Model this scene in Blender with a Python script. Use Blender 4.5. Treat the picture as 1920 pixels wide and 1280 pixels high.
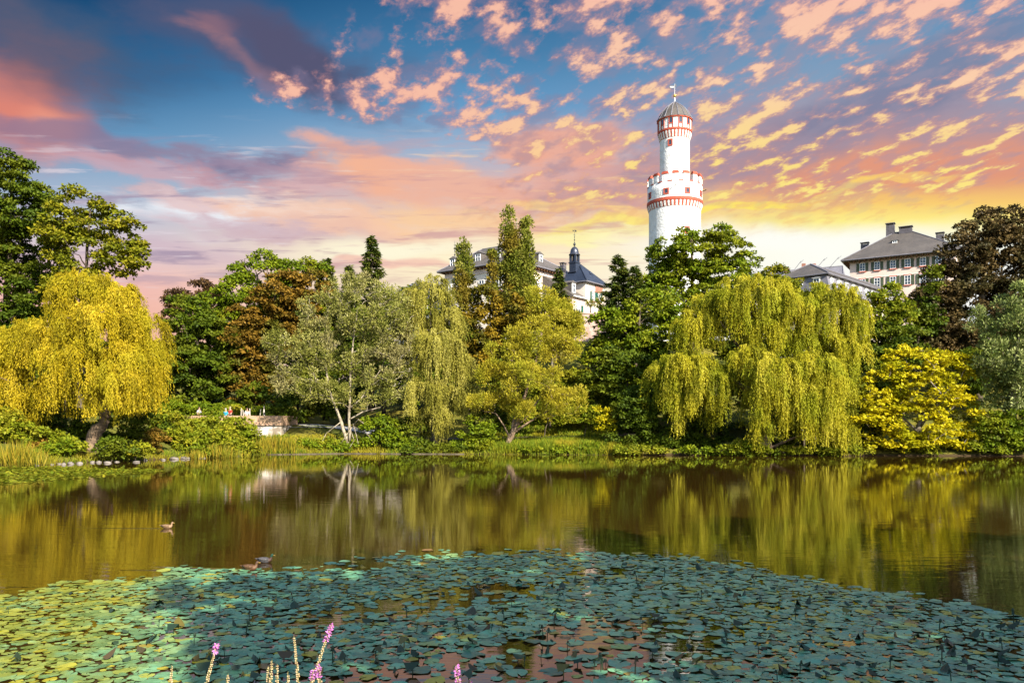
import bpy, bmesh, math, random
import numpy as np
from mathutils import Vector, Matrix

for _o in list(bpy.data.objects):
    bpy.data.objects.remove(_o)
SC = bpy.context.scene
COL = SC.collection
F = 1493.0          # focal length in pixels of the 1920 px wide photograph
CX, HY = 960.0, 792.0
CAMZ = 3.0
EXPO = 1.4

# ------------------------------------------------------------------ camera
_cam = bpy.data.cameras.new("camera")
_cam.sensor_width = 36.0
_cam.lens = F / 1920.0 * 36.0
_cam.shift_y = (HY - 640.0) / 1920.0      # rising front: the verticals of the tower stay upright
_cam.clip_start = 0.1
_cam.clip_end = 6000
cam = bpy.data.objects.new("camera", _cam)
cam.location = (0, 0, CAMZ)
cam.rotation_euler = (math.radians(90), 0, 0)
COL.objects.link(cam)
SC.camera = cam

# ------------------------------------------------------------------ exposure
SC.view_settings.view_transform = 'Standard'
SC.view_settings.look = 'None'
SC.view_settings.exposure = EXPO
SC.view_settings.gamma = 1
SC.render.engine = 'CYCLES'
SC.cycles.max_bounces = 5
SC.cycles.diffuse_bounces = 2
SC.cycles.glossy_bounces = 3
SC.cycles.transmission_bounces = 3
SC.cycles.caustics_reflective = False
SC.cycles.caustics_refractive = False
SC.cycles.use_denoising = True


def s2l(c):
    c = c / 255.0
    return c / 12.92 if c <= 0.04045 else ((c + 0.055) / 1.055) ** 2.4


def lin(r, g, b):
    return (s2l(r), s2l(g), s2l(b), 1.0)


def skyc(r, g, b, k=1.0):
    e = k / 0.115 / 2 ** EXPO              # the world background runs at strength 0.115
    return (s2l(r) * e, s2l(g) * e, s2l(b) * e, 1.0)


# ------------------------------------------------------------------ sun
SUN_AZ, SUN_EL = math.radians(146), math.radians(32)     # behind the camera, to its right
to_sun = Vector((math.sin(SUN_AZ) * math.cos(SUN_EL), math.cos(SUN_AZ) * math.cos(SUN_EL), math.sin(SUN_EL)))
_s = bpy.data.lights.new("sun", 'SUN')
_s.energy = 5.0
_s.angle = math.radians(0.5)
_s.color = (1.0, 0.93, 0.80)
sun = bpy.data.objects.new("sun", _s)
sun.rotation_euler = to_sun.to_track_quat('Z', 'Y').to_euler()
sun.location = to_sun * 100
COL.objects.link(sun)

# ------------------------------------------------------------------ world: daylight sky with an evening cloud deck
world = bpy.data.worlds.new("World")
SC.world = world
world.use_nodes = True
world.cycles.sampling_method = 'MANUAL'
world.cycles.sample_map_resolution = 256
WT = world.node_tree
WT.nodes.clear()


class X:
    """A node socket with arithmetic, so that shader maths reads like maths."""
    tree = None

    def __init__(self, s): self.s = s

    @staticmethod
    def _in(sock, v):
        if isinstance(v, X): X.tree.links.new(v.s, sock)
        else: sock.default_value = v

    def _m(op, *a, clamp=False):
        n = X.tree.nodes.new('ShaderNodeMath'); n.operation = op; n.use_clamp = clamp
        for i, v in enumerate(a): X._in(n.inputs[i], v)
        return X(n.outputs[0])

    def __add__(s, o): return X._m('ADD', s, o)
    def __radd__(s, o): return X._m('ADD', o, s)
    def __sub__(s, o): return X._m('SUBTRACT', s, o)
    def __rsub__(s, o): return X._m('SUBTRACT', o, s)
    def __mul__(s, o): return X._m('MULTIPLY', s, o)
    def __rmul__(s, o): return X._m('MULTIPLY', o, s)
    def __truediv__(s, o): return X._m('DIVIDE', s, o)
    def __rtruediv__(s, o): return X._m('DIVIDE', o, s)


def node(kind, **kw):
    n = X.tree.nodes.new(kind)
    for k, v in kw.items(): setattr(n, k, v)
    return n


def xyz(x, y, z):
    n = node('ShaderNodeCombineXYZ')
    for i, v in enumerate((x, y, z)): X._in(n.inputs[i], v)
    return X(n.outputs[0])


def noise(vec, scale, detail=4.0, rough=0.55, dist=0.0, color=False):
    n = node('ShaderNodeTexNoise')
    X._in(n.inputs['Vector'], vec)
    n.inputs['Scale'].default_value = scale; n.inputs['Detail'].default_value = detail
    n.inputs['Roughness'].default_value = rough; n.inputs['Distortion'].default_value = dist
    return X(n.outputs['Color' if color else 'Fac'])


def sstep(v, a, b, lo=0.0, hi=1.0):
    n = node('ShaderNodeMapRange', interpolation_type='SMOOTHSTEP')
    for k, q in zip(('Value', 'From Min', 'From Max', 'To Min', 'To Max'), (v, a, b, lo, hi)): X._in(n.inputs[k], q)
    return X(n.outputs['Result'])


def ramp(v, stops, interp='LINEAR'):
    n = node('ShaderNodeValToRGB'); cr = n.color_ramp; cr.interpolation = interp
    while len(cr.elements) < len(stops): cr.elements.new(0.5)
    for e, (p, c) in zip(cr.elements, stops): e.position = p; e.color = c
    X._in(n.inputs[0], v)
    return X(n.outputs[0])


def mixc(f, a, b):
    n = node('ShaderNodeMix', data_type='RGBA')
    X._in(n.inputs[0], f); X._in(n.inputs[6], a); X._in(n.inputs[7], b)
    return X(n.outputs[2])


X.tree = WT
_tc = node('ShaderNodeTexCoord')
_sep = node('ShaderNodeSeparateXYZ')
WT.links.new(_tc.outputs['Generated'], _sep.inputs[0])
dx, dy, dz = (X(o) for o in _sep.outputs)
fy = X._m('MAXIMUM', dy, 0.12)
U = dx / fy                                  # tangent of bearing
V = X._m('MAXIMUM', dz, 0.0) / fy            # tangent of elevation


def uv(px, py): return ((px - CX) / F, (HY - py) / F)


def vr(py): return min(1.0, max(0.0, (HY - py) / F / 0.56))


Vn = V / 0.56
_nL = ramp(Vn, [(vr(y), skyc(*c)) for y, c in ((600, (245, 186, 166)), (530, (240, 190, 182)), (470, (224, 204, 208)),
      (400, (190, 196, 212)), (330, (150, 176, 204)), (250, (100, 150, 190)), (150, (52, 108, 155)), (0, (24, 76, 120)))])
_nC = ramp(Vn, [(vr(y), skyc(*c)) for y, c in ((560, (252, 238, 205)), (480, (255, 240, 200)), (420, (246, 206, 175)),
      (350, (222, 185, 180)), (280, (160, 182, 208)), (200, (104, 157, 200)), (100, (72, 128, 172)), (0, (48, 104, 150)))])
_nR = ramp(Vn, [(vr(y), skyc(*c)) for y, c in ((520, (255, 255, 250)), (450, (255, 255, 236)), (415, (255, 240, 140)),
      (380, (250, 205, 115)), (330, (226, 156, 124)), (260, (190, 150, 152)), (150, (132, 160, 190)), (0, (96, 145, 186)))])
sky = mixc(sstep(U, -0.50, -0.05), _nL, _nC)
sky = mixc(sstep(U, 0.00, 0.42), sky, _nR)
UV3 = xyz(U, V, 0.0)
_warp = noise(UV3, 5.0, 3.0, 0.6, color=True)
_wv = node('ShaderNodeVectorMath', operation='MULTIPLY_ADD')
X._in(_wv.inputs[0], _warp); _wv.inputs[1].default_value = (0.16, 0.10, 0.0)
_wa = node('ShaderNodeVectorMath', operation='ADD'); X._in(_wa.inputs[0], UV3); _wa.inputs[1].default_value = (-0.08, -0.05, 0.0)
WT.links.new(_wa.outputs[0], _wv.inputs[2])
PW = X(_wv.outputs[0])
# cloud-deck coordinates: a level sheet of cloud, foreshortened towards the horizon
_dn = V + 0.13
qx, qy = U / _dn, 1.0 / _dn
VPU = (250 - CX) / F
_L = math.hypot(VPU, 1)
al = (qx * VPU + qy) * (1 / _L)
ac = (qx - qy * VPU) * (1 / _L)
wisp = noise(xyz(qx * 0.7, qy * 1.15, 0.0), 1.6, 7.0, 0.62, 0.3)
fine = noise(xyz(qx, qy * 1.3, 3.0), 6.5, 5.0, 0.6, 0.2)
wisp = wisp * 0.6 + fine * 0.4


def blob(px, py, rx, ry, rot, color, op, soft=0.9, nz=wisp, k=1.5, kc=1.0):
    """One bank of cloud at its own bearing and elevation, its edge broken by the cloud noise."""
    global sky
    u, v = uv(px, py)
    m = node('ShaderNodeMapping', vector_type='TEXTURE')
    X._in(m.inputs['Vector'], PW)
    m.inputs['Location'].default_value = (u, v, 0)
    m.inputs['Rotation'].default_value = (0, 0, math.radians(-rot))
    m.inputs['Scale'].default_value = (rx / F * 1.6, ry / F * 1.6, 1)
    g = node('ShaderNodeTexGradient', gradient_type='SPHERICAL')
    WT.links.new(m.outputs[0], g.inputs[0])
    f = X(g.outputs['Fac'])
    d = f + (nz - 0.5) * k
    a = sstep(d, 0.12, 0.12 + soft) * X._m('MINIMUM', f * 5.0, 1.0) * op
    sky = mixc(a, sky, skyc(*color, k=kc))


# rot: degrees, positive turns clockwise in the picture
blob(60, 60, 260, 90, 20, (78, 92, 120), 0.85, 0.8)
blob(60, 150, 170, 110, 25, (126, 98, 110), 0.8, 0.9)
blob(50, 212, 165, 80, 30, (222, 134, 118), 1.0, 0.8, k=0.8)
blob(110, 240, 75, 40, 32, (236, 156, 134), 0.8, 0.7, k=0.8)
blob(180, 262, 190, 28, 12, (140, 122, 150), 0.8, 0.5)
blob(490, 78, 260, 80, 22, (84, 90, 122), 0.9, 0.6, k=1.3)
blob(400, 48, 60, 30, 24, (170, 118, 122), 0.45, 0.8, nz=fine, k=1.8)
blob(440, 105, 120, 20, 34, (166, 122, 128), 0.45, 0.8, nz=fine, k=1.8)
blob(560, 95, 120, 50, 25, (88, 84, 112), 0.7, 0.5)
blob(420, 312, 190, 34, 6, (146, 134, 160), 0.8, 0.7, nz=fine, k=2.2)
blob(480, 325, 110, 30, -4, (130, 118, 148), 0.7, 0.6, nz=fine, k=2.2)
blob(300, 330, 160, 22, 8, (222, 168, 172), 0.6, 0.5, nz=fine)
blob(620, 345, 150, 40, -3, (222, 178, 178), 0.8, 0.7, nz=fine, k=2.0)
blob(690, 300, 120, 32, 14, (238, 176, 156), 0.8, 0.8, nz=fine, k=2.2)
blob(680, 335, 95, 55, 16, (248, 182, 146), 0.95, 0.8, k=2.0)
blob(860, 345, 200, 50, 6, (240, 182, 158), 0.85, 0.6, nz=fine)
blob(400, 412, 200, 34, 4, (238, 242, 248), 0.95, 0.7, nz=fine)
blob(330, 385, 90, 20, 8, (226, 176, 172), 0.6, 0.5, nz=fine)
blob(520, 440, 260, 20, 4, (206, 172, 182), 0.75, 0.6, nz=fine)
blob(330, 478, 190, 22, 3, (206, 178, 194), 0.55, 0.7)
blob(740, 482, 210, 30, 0, (255, 248, 218), 1.0, 0.8, k=0.7)
blob(700, 505, 200, 9, 2, (246, 196, 178), 0.8, 0.5)
blob(640, 425, 200, 26, 8, (250, 200, 168), 0.7, 0.6, nz=fine)
blob(900, 425, 180, 30, 4, (252, 208, 160), 0.8, 0.6, nz=fine)
blob(1110, 445, 140, 26, -4, (255, 246, 178), 0.95, 0.6, nz=fine)
blob(1120, 340, 200, 50, 0, (232, 172, 156), 0.7, 0.6, nz=fine)
blob(1060, 270, 110, 40, -8, (244, 174, 146), 0.85, 0.5)
blob(1450, 270, 360, 60, -14, (160, 138, 156), 0.7, 0.5)
blob(1720, 150, 260, 60, -20, (122, 132, 162), 0.75, 0.5)
blob(1700, 320, 330, 45, -6, (228, 154, 126), 0.9, 0.7, k=0.6)
blob(1470, 455, 300, 32, -2, (255, 255, 246), 1.0, 0.8, k=0.4)
blob(1400, 388, 130, 9, -9, (255, 232, 110), 1.0, 0.4, nz=fine, k=0.9)
blob(1500, 372, 150, 6, -9, (255, 226, 110), 0.8, 0.4, nz=fine)
blob(1640, 350, 130, 7, -10, (255, 214, 110), 0.7, 0.4, nz=fine)
blob(1180, 405, 150, 12, -12, (255, 234, 120), 0.8, 0.5, nz=fine)
blob(1080, 380, 130, 10, 4, (255, 214, 140), 0.8, 0.5, nz=fine)

# thin grey-violet streaks across the lower, left and middle sky
strk = noise(xyz(qx * 0.55, qy * 1.9, 11.0), 4.2, 6.0, 0.62, 0.35)
strk2 = noise(xyz(qx * 0.5, qy * 2.4, 15.0), 7.0, 5.0, 0.6, 0.2)
_low = sstep(V, 0.40, 0.30) * sstep(V, 0.13, 0.22) * sstep(U, 0.34, 0.05)
sky = mixc(sstep(strk, 0.50, 0.66) * _low * 0.75, sky, mixc(sstep(U, -0.45, 0.0), skyc(158, 142, 168), skyc(212, 160, 158)))
sky = mixc(sstep(strk2, 0.56, 0.70) * _low * 0.7, sky, mixc(sstep(U, -0.40, 0.05), skyc(226, 214, 222), skyc(255, 214, 160)))

# altocumulus: small puffs in rows, lit from below, each with a dull shaded body
puff = noise(xyz(al * 0.72, ac * 1.0, 1.7), 17.0, 5.0, 0.60, 0.05)
puff2 = noise(xyz(al * 0.72 + 0.008, ac * 1.0 + 0.013, 1.7), 16.0, 4.0, 0.5, 0.1)
broad = noise(xyz(al * 0.7, ac, 7.0), 6.0, 2.0, 0.5)


def cover(px, py, rx, ry, rot):
    u, v = uv(px, py)
    m = node('ShaderNodeMapping', vector_type='TEXTURE')
    X._in(m.inputs['Vector'], PW)
    m.inputs['Location'].default_value = (u, v, 0)
    m.inputs['Rotation'].default_value = (0, 0, math.radians(-rot))
    m.inputs['Scale'].default_value = (rx / F * 1.5, ry / F * 1.5, 1)
    g = node('ShaderNodeTexGradient', gradient_type='SPHERICAL')
    WT.links.new(m.outputs[0], g.inputs[0])
    return X._m('MINIMUM', X(g.outputs['Fac']) * 2.2, 1.0)


cv = cover(1200, 30, 420, 90, -6)
for args in ((900, 40, 160, 60, 10), (700, 175, 190, 42, 6), (880, 170, 140, 52, 6), (940, 215, 120, 40, 0), (1100, 225, 160, 60, -10), (1750, 235, 420, 120, -24), (1420, 310, 330, 80, -16),
             (1130, 390, 230, 70, -6), (1500, 70, 420, 90, -20), (1800, 60, 200, 70, -20), (1330, 200, 170, 60, -14)):
    cv = X._m('MAXIMUM', cv, cover(*args))
body = sstep(puff2 + cv * 0.16 + (broad - 0.5) * 0.30, 0.56, 0.78)
sky = mixc(body * 0.45 * sstep(V, 0.22, 0.33) * sstep(cv, 0.0, 0.3), sky, mixc(sstep(U, -0.1, 0.35), skyc(132, 122, 152), skyc(158, 148, 168)))
lit = sstep(puff + cv * 0.16 + (broad - 0.5) * 0.40, 0.59, 0.86) * sstep(V, 0.22, 0.31) * sstep(cv, 0.03, 0.35)
warm = ramp(Vn, [(vr(y), skyc(*c)) for y, c in ((430, (255, 244, 150)), (330, (255, 230, 128)), (240, (255, 220, 150)), (150, (255, 210, 172)), (0, (254, 198, 172)))])
warm = mixc(sstep(U, -0.15, 0.22), skyc(252, 192, 166), warm)
dull = mixc(sstep(V, 0.22, 0.38), skyc(236, 168, 120), skyc(214, 150, 144))
sky = mixc(X._m('MINIMUM', lit * 1.35, 0.95), sky, mixc(sstep(lit, 0.10, 0.95), dull, warm))
# overhead and behind the camera: the clear afternoon sky that lights the scene
_ns = node('ShaderNodeTexSky', sky_type='NISHITA')
_ns.sun_disc = False
_ns.sun_elevation = SUN_EL
_ns.sun_rotation = SUN_AZ
_ns.air_density = 1.0; _ns.dust_density = 0.6; _ns.ozone_density = 2.0
sky = mixc(X._m('MAXIMUM', sstep(V, 0.54, 0.80), sstep(dy, 0.36, 0.14)), sky, X(_ns.outputs[0]))
_bg = node('ShaderNodeBackground')
_bg.inputs['Strength'].default_value = 0.115
X._in(_bg.inputs['Color'], sky)
_wo = node('ShaderNodeOutputWorld')
WT.links.new(_bg.outputs[0], _wo.inputs[0])

# ------------------------------------------------------------------ helpers
RNG = np.random.default_rng(7)
random.seed(7)


def W(px, py, Y):
    """World point at distance Y that the photograph shows at pixel (px, py)."""
    return np.array([(px - CX) / F * Y, Y, CAMZ + (HY - py) / F * Y])


def tag(o, label=None, cat=None, group=None, kind=None):
    if label: o['label'] = label
    if cat: o['category'] = cat
    if group: o['group'] = group
    if kind: o['kind'] = kind
    return o


def empty(name, loc, rz=0.0):
    o = bpy.data.objects.new(name, None)
    o.location = loc; o.rotation_euler = (0, 0, rz)
    o.empty_display_size = 0.3
    COL.objects.link(o)
    return o


def link_mesh(name, me, mat=None, parent=None):
    if mat: me.materials.append(mat)
    o = bpy.data.objects.new(name, me)
    COL.objects.link(o)
    if parent: o.parent = parent
    return o


def copy_tree(o, parent=None):
    c = o.copy(); COL.objects.link(c)
    if parent: c.parent = parent
    for ch in [k for k in o.children]: copy_tree(ch, c)
    return c


class MB:
    def __init__(self): self.v = []; self.f = []; self.n = 0

    def add(self, vs, fs):
        self.v.append(np.asarray(vs, float).reshape(-1, 3))
        self.f.extend([tuple(i + self.n for i in f) for f in fs])
        self.n += len(self.v[-1])

    def box(self, x0, x1, y0, y1, z0, z1):
        self.add([(x0, y0, z0), (x1, y0, z0), (x1, y1, z0), (x0, y1, z0), (x0, y0, z1), (x1, y0, z1), (x1, y1, z1), (x0, y1, z1)],
                 [(0, 3, 2, 1), (4, 5, 6, 7), (0, 1, 5, 4), (1, 2, 6, 5), (2, 3, 7, 6), (3, 0, 4, 7)])

    def obox(self, c, ax, ay, az, hx, hy, hz):
        c, ax, ay, az = (np.asarray(t, float) for t in (c, ax, ay, az))
        vs = [c + sx * hx * ax + sy * hy * ay + sz * hz * az for sz in (-1, 1) for sx, sy in ((-1, -1), (1, -1), (1, 1), (-1, 1))]
        self.add(vs, [(0, 3, 2, 1), (4, 5, 6, 7), (0, 1, 5, 4), (1, 2, 6, 5), (2, 3, 7, 6), (3, 0, 4, 7)])

    def tube(self, pts, rad, n=6, cap=True):
        pts = np.asarray(pts, float)
        k = len(pts)
        rad = np.broadcast_to(np.asarray(rad, float), (k,))
        t = np.gradient(pts, axis=0)
        t /= np.linalg.norm(t, axis=1, keepdims=True) + 1e-9
        ref = np.array([0, 0, 1.0]) if abs(t[0][2]) < 0.9 else np.array([1.0, 0, 0])
        a = np.cross(t, ref); a /= np.linalg.norm(a, axis=1, keepdims=True) + 1e-9
        b = np.cross(t, a)
        th = np.arange(n) / n * 2 * math.pi
        ring = pts[:, None, :] + rad[:, None, None] * (np.cos(th)[None, :, None] * a[:, None, :] + np.sin(th)[None, :, None] * b[:, None, :])
        fs = []
        for i in range(k - 1):
            for j in range(n):
                j2 = (j + 1) % n
                fs.append((i * n + j, i * n + j2, (i + 1) * n + j2, (i + 1) * n + j))
        if cap:
            fs.append(tuple(range(n))[::-1]); fs.append(tuple((k - 1) * n + j for j in range(n)))
        self.add(ring.reshape(-1, 3), fs)

    def lathe(self, prof, n=24, c=(0, 0, 0), a0=0.0, a1=2 * math.pi, cap=False):
        full = abs(a1 - a0 - 2 * math.pi) < 1e-6
        m = n if full else n + 1
        th = a0 + np.arange(m) / n * (a1 - a0)
        vs = [(c[0] + r * math.cos(t), c[1] + r * math.sin(t), c[2] + z) for r, z in prof for t in th]
        fs = []
        for i in range(len(prof) - 1):
            for j in range(n):
                j2 = (j + 1) % m
                fs.append((i * m + j, i * m + j2, (i + 1) * m + j2, (i + 1) * m + j))
        if cap and full:
            fs.append(tuple(range(m))[::-1]); fs.append(tuple((len(prof) - 1) * m + j for j in range(m)))
        self.add(vs, fs)

    def arcbox(self, r0, r1, t0, t1, z0, z1, n=3):
        """A block of a round wall between radii, angles and heights."""
        th = np.linspace(t0, t1, n + 1)
        vs = []
        for t in th:
            c, s = math.cos(t), math.sin(t)
            vs += [(r0 * c, r0 * s, z0), (r1 * c, r1 * s, z0), (r1 * c, r1 * s, z1), (r0 * c, r0 * s, z1)]
        fs = []
        for i in range(n):
            a = i * 4; b = a + 4
            fs += [(a, b, b + 1, a + 1), (a + 1, b + 1, b + 2, a + 2), (a + 2, b + 2, b + 3, a + 3), (a + 3, b + 3, b, a)]
        fs += [(0, 1, 2, 3), (n * 4 + 3, n * 4 + 2, n * 4 + 1, n * 4)]
        self.add(vs, fs)

    def ball(self, c, r, n=10, m=6, sz=1.0):
        prof = [(max(1e-3, r * math.sin(math.pi * i / m)), -r * sz * math.cos(math.pi * i / m)) for i in range(m + 1)]
        self.lathe(prof, n, c)

    def mesh(self, name, smooth=False):
        me = bpy.data.meshes.new(name)
        me.from_pydata(np.concatenate(self.v).tolist(), [], self.f)
        if smooth: me.polygons.foreach_set('use_smooth', np.ones(len(me.polygons), bool))
        return me

    def build(self, name, mat, parent=None, smooth=False):
        return link_mesh(name, self.mesh(name, smooth), mat, parent)


# ------------------------------------------------------------------ materials
def new_mat(name):
    m = bpy.data.materials.new(name); m.use_nodes = True
    m.node_tree.nodes.clear()
    X.tree = m.node_tree
    return m


def out(sh):
    o = node('ShaderNodeOutputMaterial'); X.tree.links.new(sh, o.inputs[0])


def principled(color, rough=0.7, spec=0.3, metal=0.0, normal=None):
    b = node('ShaderNodeBsdfPrincipled')
    X._in(b.inputs['Base Color'], color)
    X._in(b.inputs['Roughness'], rough)
    b.inputs['Specular IOR Level'].default_value = spec
    b.inputs['Metallic'].default_value = metal
    if normal is not None: X._in(b.inputs['Normal'], normal)
    return b


def bump(h, strength=0.3, dist=0.05):
    b = node('ShaderNodeBump'); b.inputs['Strength'].default_value = strength; b.inputs['Distance'].default_value = dist
    X._in(b.inputs['Height'], h)
    return X(b.outputs[0])


def ocoord(): return X(node('ShaderNodeTexCoord').outputs['Object'])


def gpos(): return X(node('ShaderNodeNewGeometry').outputs['Position'])


def mat_plain(name, c1, c2=None, scale=1.5, rough=0.8, spec=0.25, bs=0.25, bscale=12.0, metal=0.0, lo=0.35, hi=0.65, bd=0.03):
    m = new_mat(name)
    co = ocoord()
    c2 = c2 or tuple(v * 0.8 for v in c1)
    n = noise(co, scale, 5.0, 0.6)
    col = mixc(sstep(n, lo, hi), (*c2, 1), (*c1, 1))
    h = noise(co, bscale, 4.0, 0.6)
    out(principled(col, rough, spec, metal, bump(h, bs, bd)).outputs[0])
    return m


def mat_leaf(name, stops, trans=0.3, rough=0.6, spec=0.12, patch=None):
    """Foliage: each leaf spray carries its own random tint; broad patches turn towards a second colour."""
    m = new_mat(name)
    a = node('ShaderNodeAttribute'); a.attribute_name = 'tint'
    t = X(a.outputs['Fac'])
    col = ramp(t, [(p, (*c, 1)) for p, c in stops])
    if patch:
        pc, sc, amt = patch
        n = noise(gpos(), sc, 2.0, 0.5)
        col = mixc(sstep(n, 0.48, 0.62) * amt, col, (*pc, 1))
    p = principled(col, rough, spec)
    tr = node('ShaderNodeBsdfTranslucent'); X._in(tr.inputs[0], col)
    mx = node('ShaderNodeMixShader'); mx.inputs[0].default_value = trans
    X.tree.links.new(p.outputs[0], mx.inputs[1]); X.tree.links.new(tr.outputs[0], mx.inputs[2])
    out(mx.outputs[0])
    return m


def mat_roof(name, c1, c2, rows=3.0):
    """Slates: fine courses with their own tones."""
    m = new_mat(name)
    co = ocoord()
    sp = node('ShaderNodeSeparateXYZ'); X._in(sp.inputs[0], co)
    zz = X(sp.outputs[2])
    br = node('ShaderNodeTexBrick')
    X._in(br.inputs['Vector'], xyz(X(sp.outputs[0]) + X(sp.outputs[1]), zz * 1.6, 0.0))
    br.inputs['Scale'].default_value = rows
    br.inputs['Color1'].default_value = (*c1, 1); br.inputs['Color2'].default_value = (*c2, 1)
    br.inputs['Mortar'].default_value = tuple(v * 0.6 for v in c2) + (1,)
    br.inputs['Mortar Size'].default_value = 0.02
    br.inputs['Brick Width'].default_value = 0.7; br.inputs['Row Height'].default_value = 0.35
    n = noise(co, 0.5, 5.0, 0.65)
    col = mixc(sstep(n, 0.35, 0.7) * 0.5, X(br.outputs['Color']), (*[v * 1.35 for v in c1], 1))
    out(principled(col, 0.55, 0.4, 0.0, bump(X(br.outputs['Fac']), 0.4, 0.02)).outputs[0])
    return m


def mat_stone(name, c1, c2, mortar, scale=2.2):
    m = new_mat(name)
    co = ocoord()
    v = node('ShaderNodeTexVoronoi'); X._in(v.inputs['Vector'], co); v.inputs['Scale'].default_value = scale
    v2 = node('ShaderNodeTexVoronoi', feature='DISTANCE_TO_EDGE'); X._in(v2.inputs['Vector'], co); v2.inputs['Scale'].default_value = scale
    sp = node('ShaderNodeSeparateColor'); X.tree.links.new(v.outputs['Color'], sp.inputs[0])
    col = mixc(X(sp.outputs[0]), (*c1, 1), (*c2, 1))
    e = sstep(X(v2.outputs[0]), 0.02, 0.08)
    col = mixc(e, (*mortar, 1), col)
    n = noise(co, 1.1, 5.0, 0.65)
    col = mixc(sstep(n, 0.52, 0.72) * 0.6, col, (*[q * 0.45 for q in c1], 1))
    out(principled(col, 0.85, 0.2, 0.0, bump(e, 0.6, 0.05)).outputs[0])
    return m


M = {}
_m = new_mat('white_plaster')
_co = ocoord(); _sp = node('ShaderNodeSeparateXYZ'); X._in(_sp.inputs[0], _co)
_n1 = noise(_co, 0.8, 5.0, 0.65)
_n2 = noise(xyz(X(_sp.outputs[0]) * 2.2, X(_sp.outputs[1]) * 2.2, X(_sp.outputs[2]) * 0.18), 1.3, 5.0, 0.65)
_cc = mixc(sstep(_n1, 0.35, 0.7), (0.58, 0.56, 0.53, 1), (0.70, 0.685, 0.66, 1))
_cc = mixc(sstep(_n2, 0.54, 0.74) * 0.5, _cc, (0.46, 0.42, 0.37, 1))
out(principled(_cc, 0.9, 0.15, 0, bump(noise(_co, 2.4, 5.0, 0.6), 0.9, 0.16)).outputs[0])
M['plaster'] = _m
M['red_trim'] = mat_plain('red_sandstone_paint', (0.42, 0.075, 0.04), (0.30, 0.06, 0.035), 2.0, 0.7)
M['cream'] = mat_plain('cream_render', (0.70, 0.60, 0.50), (0.62, 0.53, 0.45), 0.35, 0.9)
M['pink'] = mat_plain('pink_render', (0.62, 0.47, 0.40), (0.55, 0.42, 0.36), 0.35, 0.9)
M['white'] = mat_plain('white_paint', (0.78, 0.77, 0.74), (0.70, 0.69, 0.66), 2.0, 0.5)
M['pane'] = mat_plain('window_glass', (0.03, 0.04, 0.06), (0.02, 0.025, 0.04), 3.0, 0.08, 0.6, 0.02)
M['slate'] = mat_roof('grey_slate', (0.095, 0.080, 0.068), (0.066, 0.056, 0.048))
M['slate_blue'] = mat_roof('blue_slate', (0.018, 0.026, 0.046), (0.012, 0.018, 0.034))
M['slate_light'] = mat_roof('pale_slate', (0.16, 0.15, 0.17), (0.12, 0.115, 0.13))
M['green_shutter'] = mat_plain('green_shutter_paint', (0.07, 0.085, 0.045), (0.05, 0.062, 0.035), 3.0, 0.6)
M['teal_shutter'] = mat_plain('dark_green_shutter_paint', (0.012, 0.085, 0.06), (0.010, 0.06, 0.045), 3.0, 0.6)
M['timber'] = mat_plain('brown_timber', (0.16, 0.075, 0.035), (0.10, 0.05, 0.025), 4.0, 0.8)
M['dark_metal'] = mat_plain('dark_iron', (0.04, 0.04, 0.045), (0.03, 0.03, 0.035), 5.0, 0.45, 0.5, 0.1, metal=0.6)
M['gold'] = mat_plain('gilt', (0.75, 0.5, 0.12), (0.6, 0.38, 0.08), 4.0, 0.3, 0.5, 0.1, metal=0.8)
M['lead'] = mat_plain('lead_dome', (0.06, 0.065, 0.085), (0.04, 0.045, 0.06), 1.4, 0.35, 0.6, 0.15, metal=0.5)
M['chimney'] = mat_plain('slate_hung_chimney', (0.09, 0.08, 0.09), (0.06, 0.055, 0.06), 3.0, 0.7)
M['brick'] = mat_plain('chimney_brick', (0.28, 0.13, 0.09), (0.2, 0.09, 0.06), 3.0, 0.85)
M['rubble'] = mat_stone('reddish_rubble_stone', (0.46, 0.30, 0.24), (0.34, 0.22, 0.17), (0.42, 0.34, 0.30), 2.4)
M['parapet'] = mat_plain('red_sandstone_blocks', (0.42, 0.26, 0.17), (0.28, 0.19, 0.11), 0.7, 0.85)
M['whitewash'] = mat_plain('flaking_shade_dappled_whitewash', (0.50, 0.44, 0.38), (0.20, 0.16, 0.12), 0.9, 0.9, bs=0.5, bscale=5.0, lo=0.42, hi=0.58)  # dark blotches: dirt, plus dappled shade put into the colour
M['paving'] = mat_plain('pale_paving', (0.42, 0.40, 0.38), (0.34, 0.32, 0.30), 1.0, 0.85)
M['kerb'] = mat_plain('pond_edging_stone', (0.12, 0.095, 0.06), (0.05, 0.04, 0.025), 1.1, 0.85)
M['rock'] = mat_plain('pale_rock', (0.22, 0.19, 0.16), (0.09, 0.075, 0.06), 4.5, 0.85, bs=0.7, bscale=6.0)
M['bark_white'] = mat_plain('white_bark', (0.30, 0.25, 0.175), (0.14, 0.11, 0.07), 1.8, 0.85, bs=0.6, bscale=5.0, lo=0.38, hi=0.55)
M['bark_brown'] = mat_plain('brown_bark', (0.24, 0.165, 0.10), (0.10, 0.066, 0.042), 2.4, 0.9, bs=0.9, bscale=5.0, bd=0.1)
M['bark_dark'] = mat_plain('dark_bark', (0.10, 0.075, 0.05), (0.05, 0.038, 0.026), 2.0, 0.9, bs=0.8, bscale=5.0)
M['bark_grey'] = mat_plain('grey_bark', (0.22, 0.18, 0.13), (0.12, 0.10, 0.07), 2.0, 0.9, bs=0.6, bscale=6.0)

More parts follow.
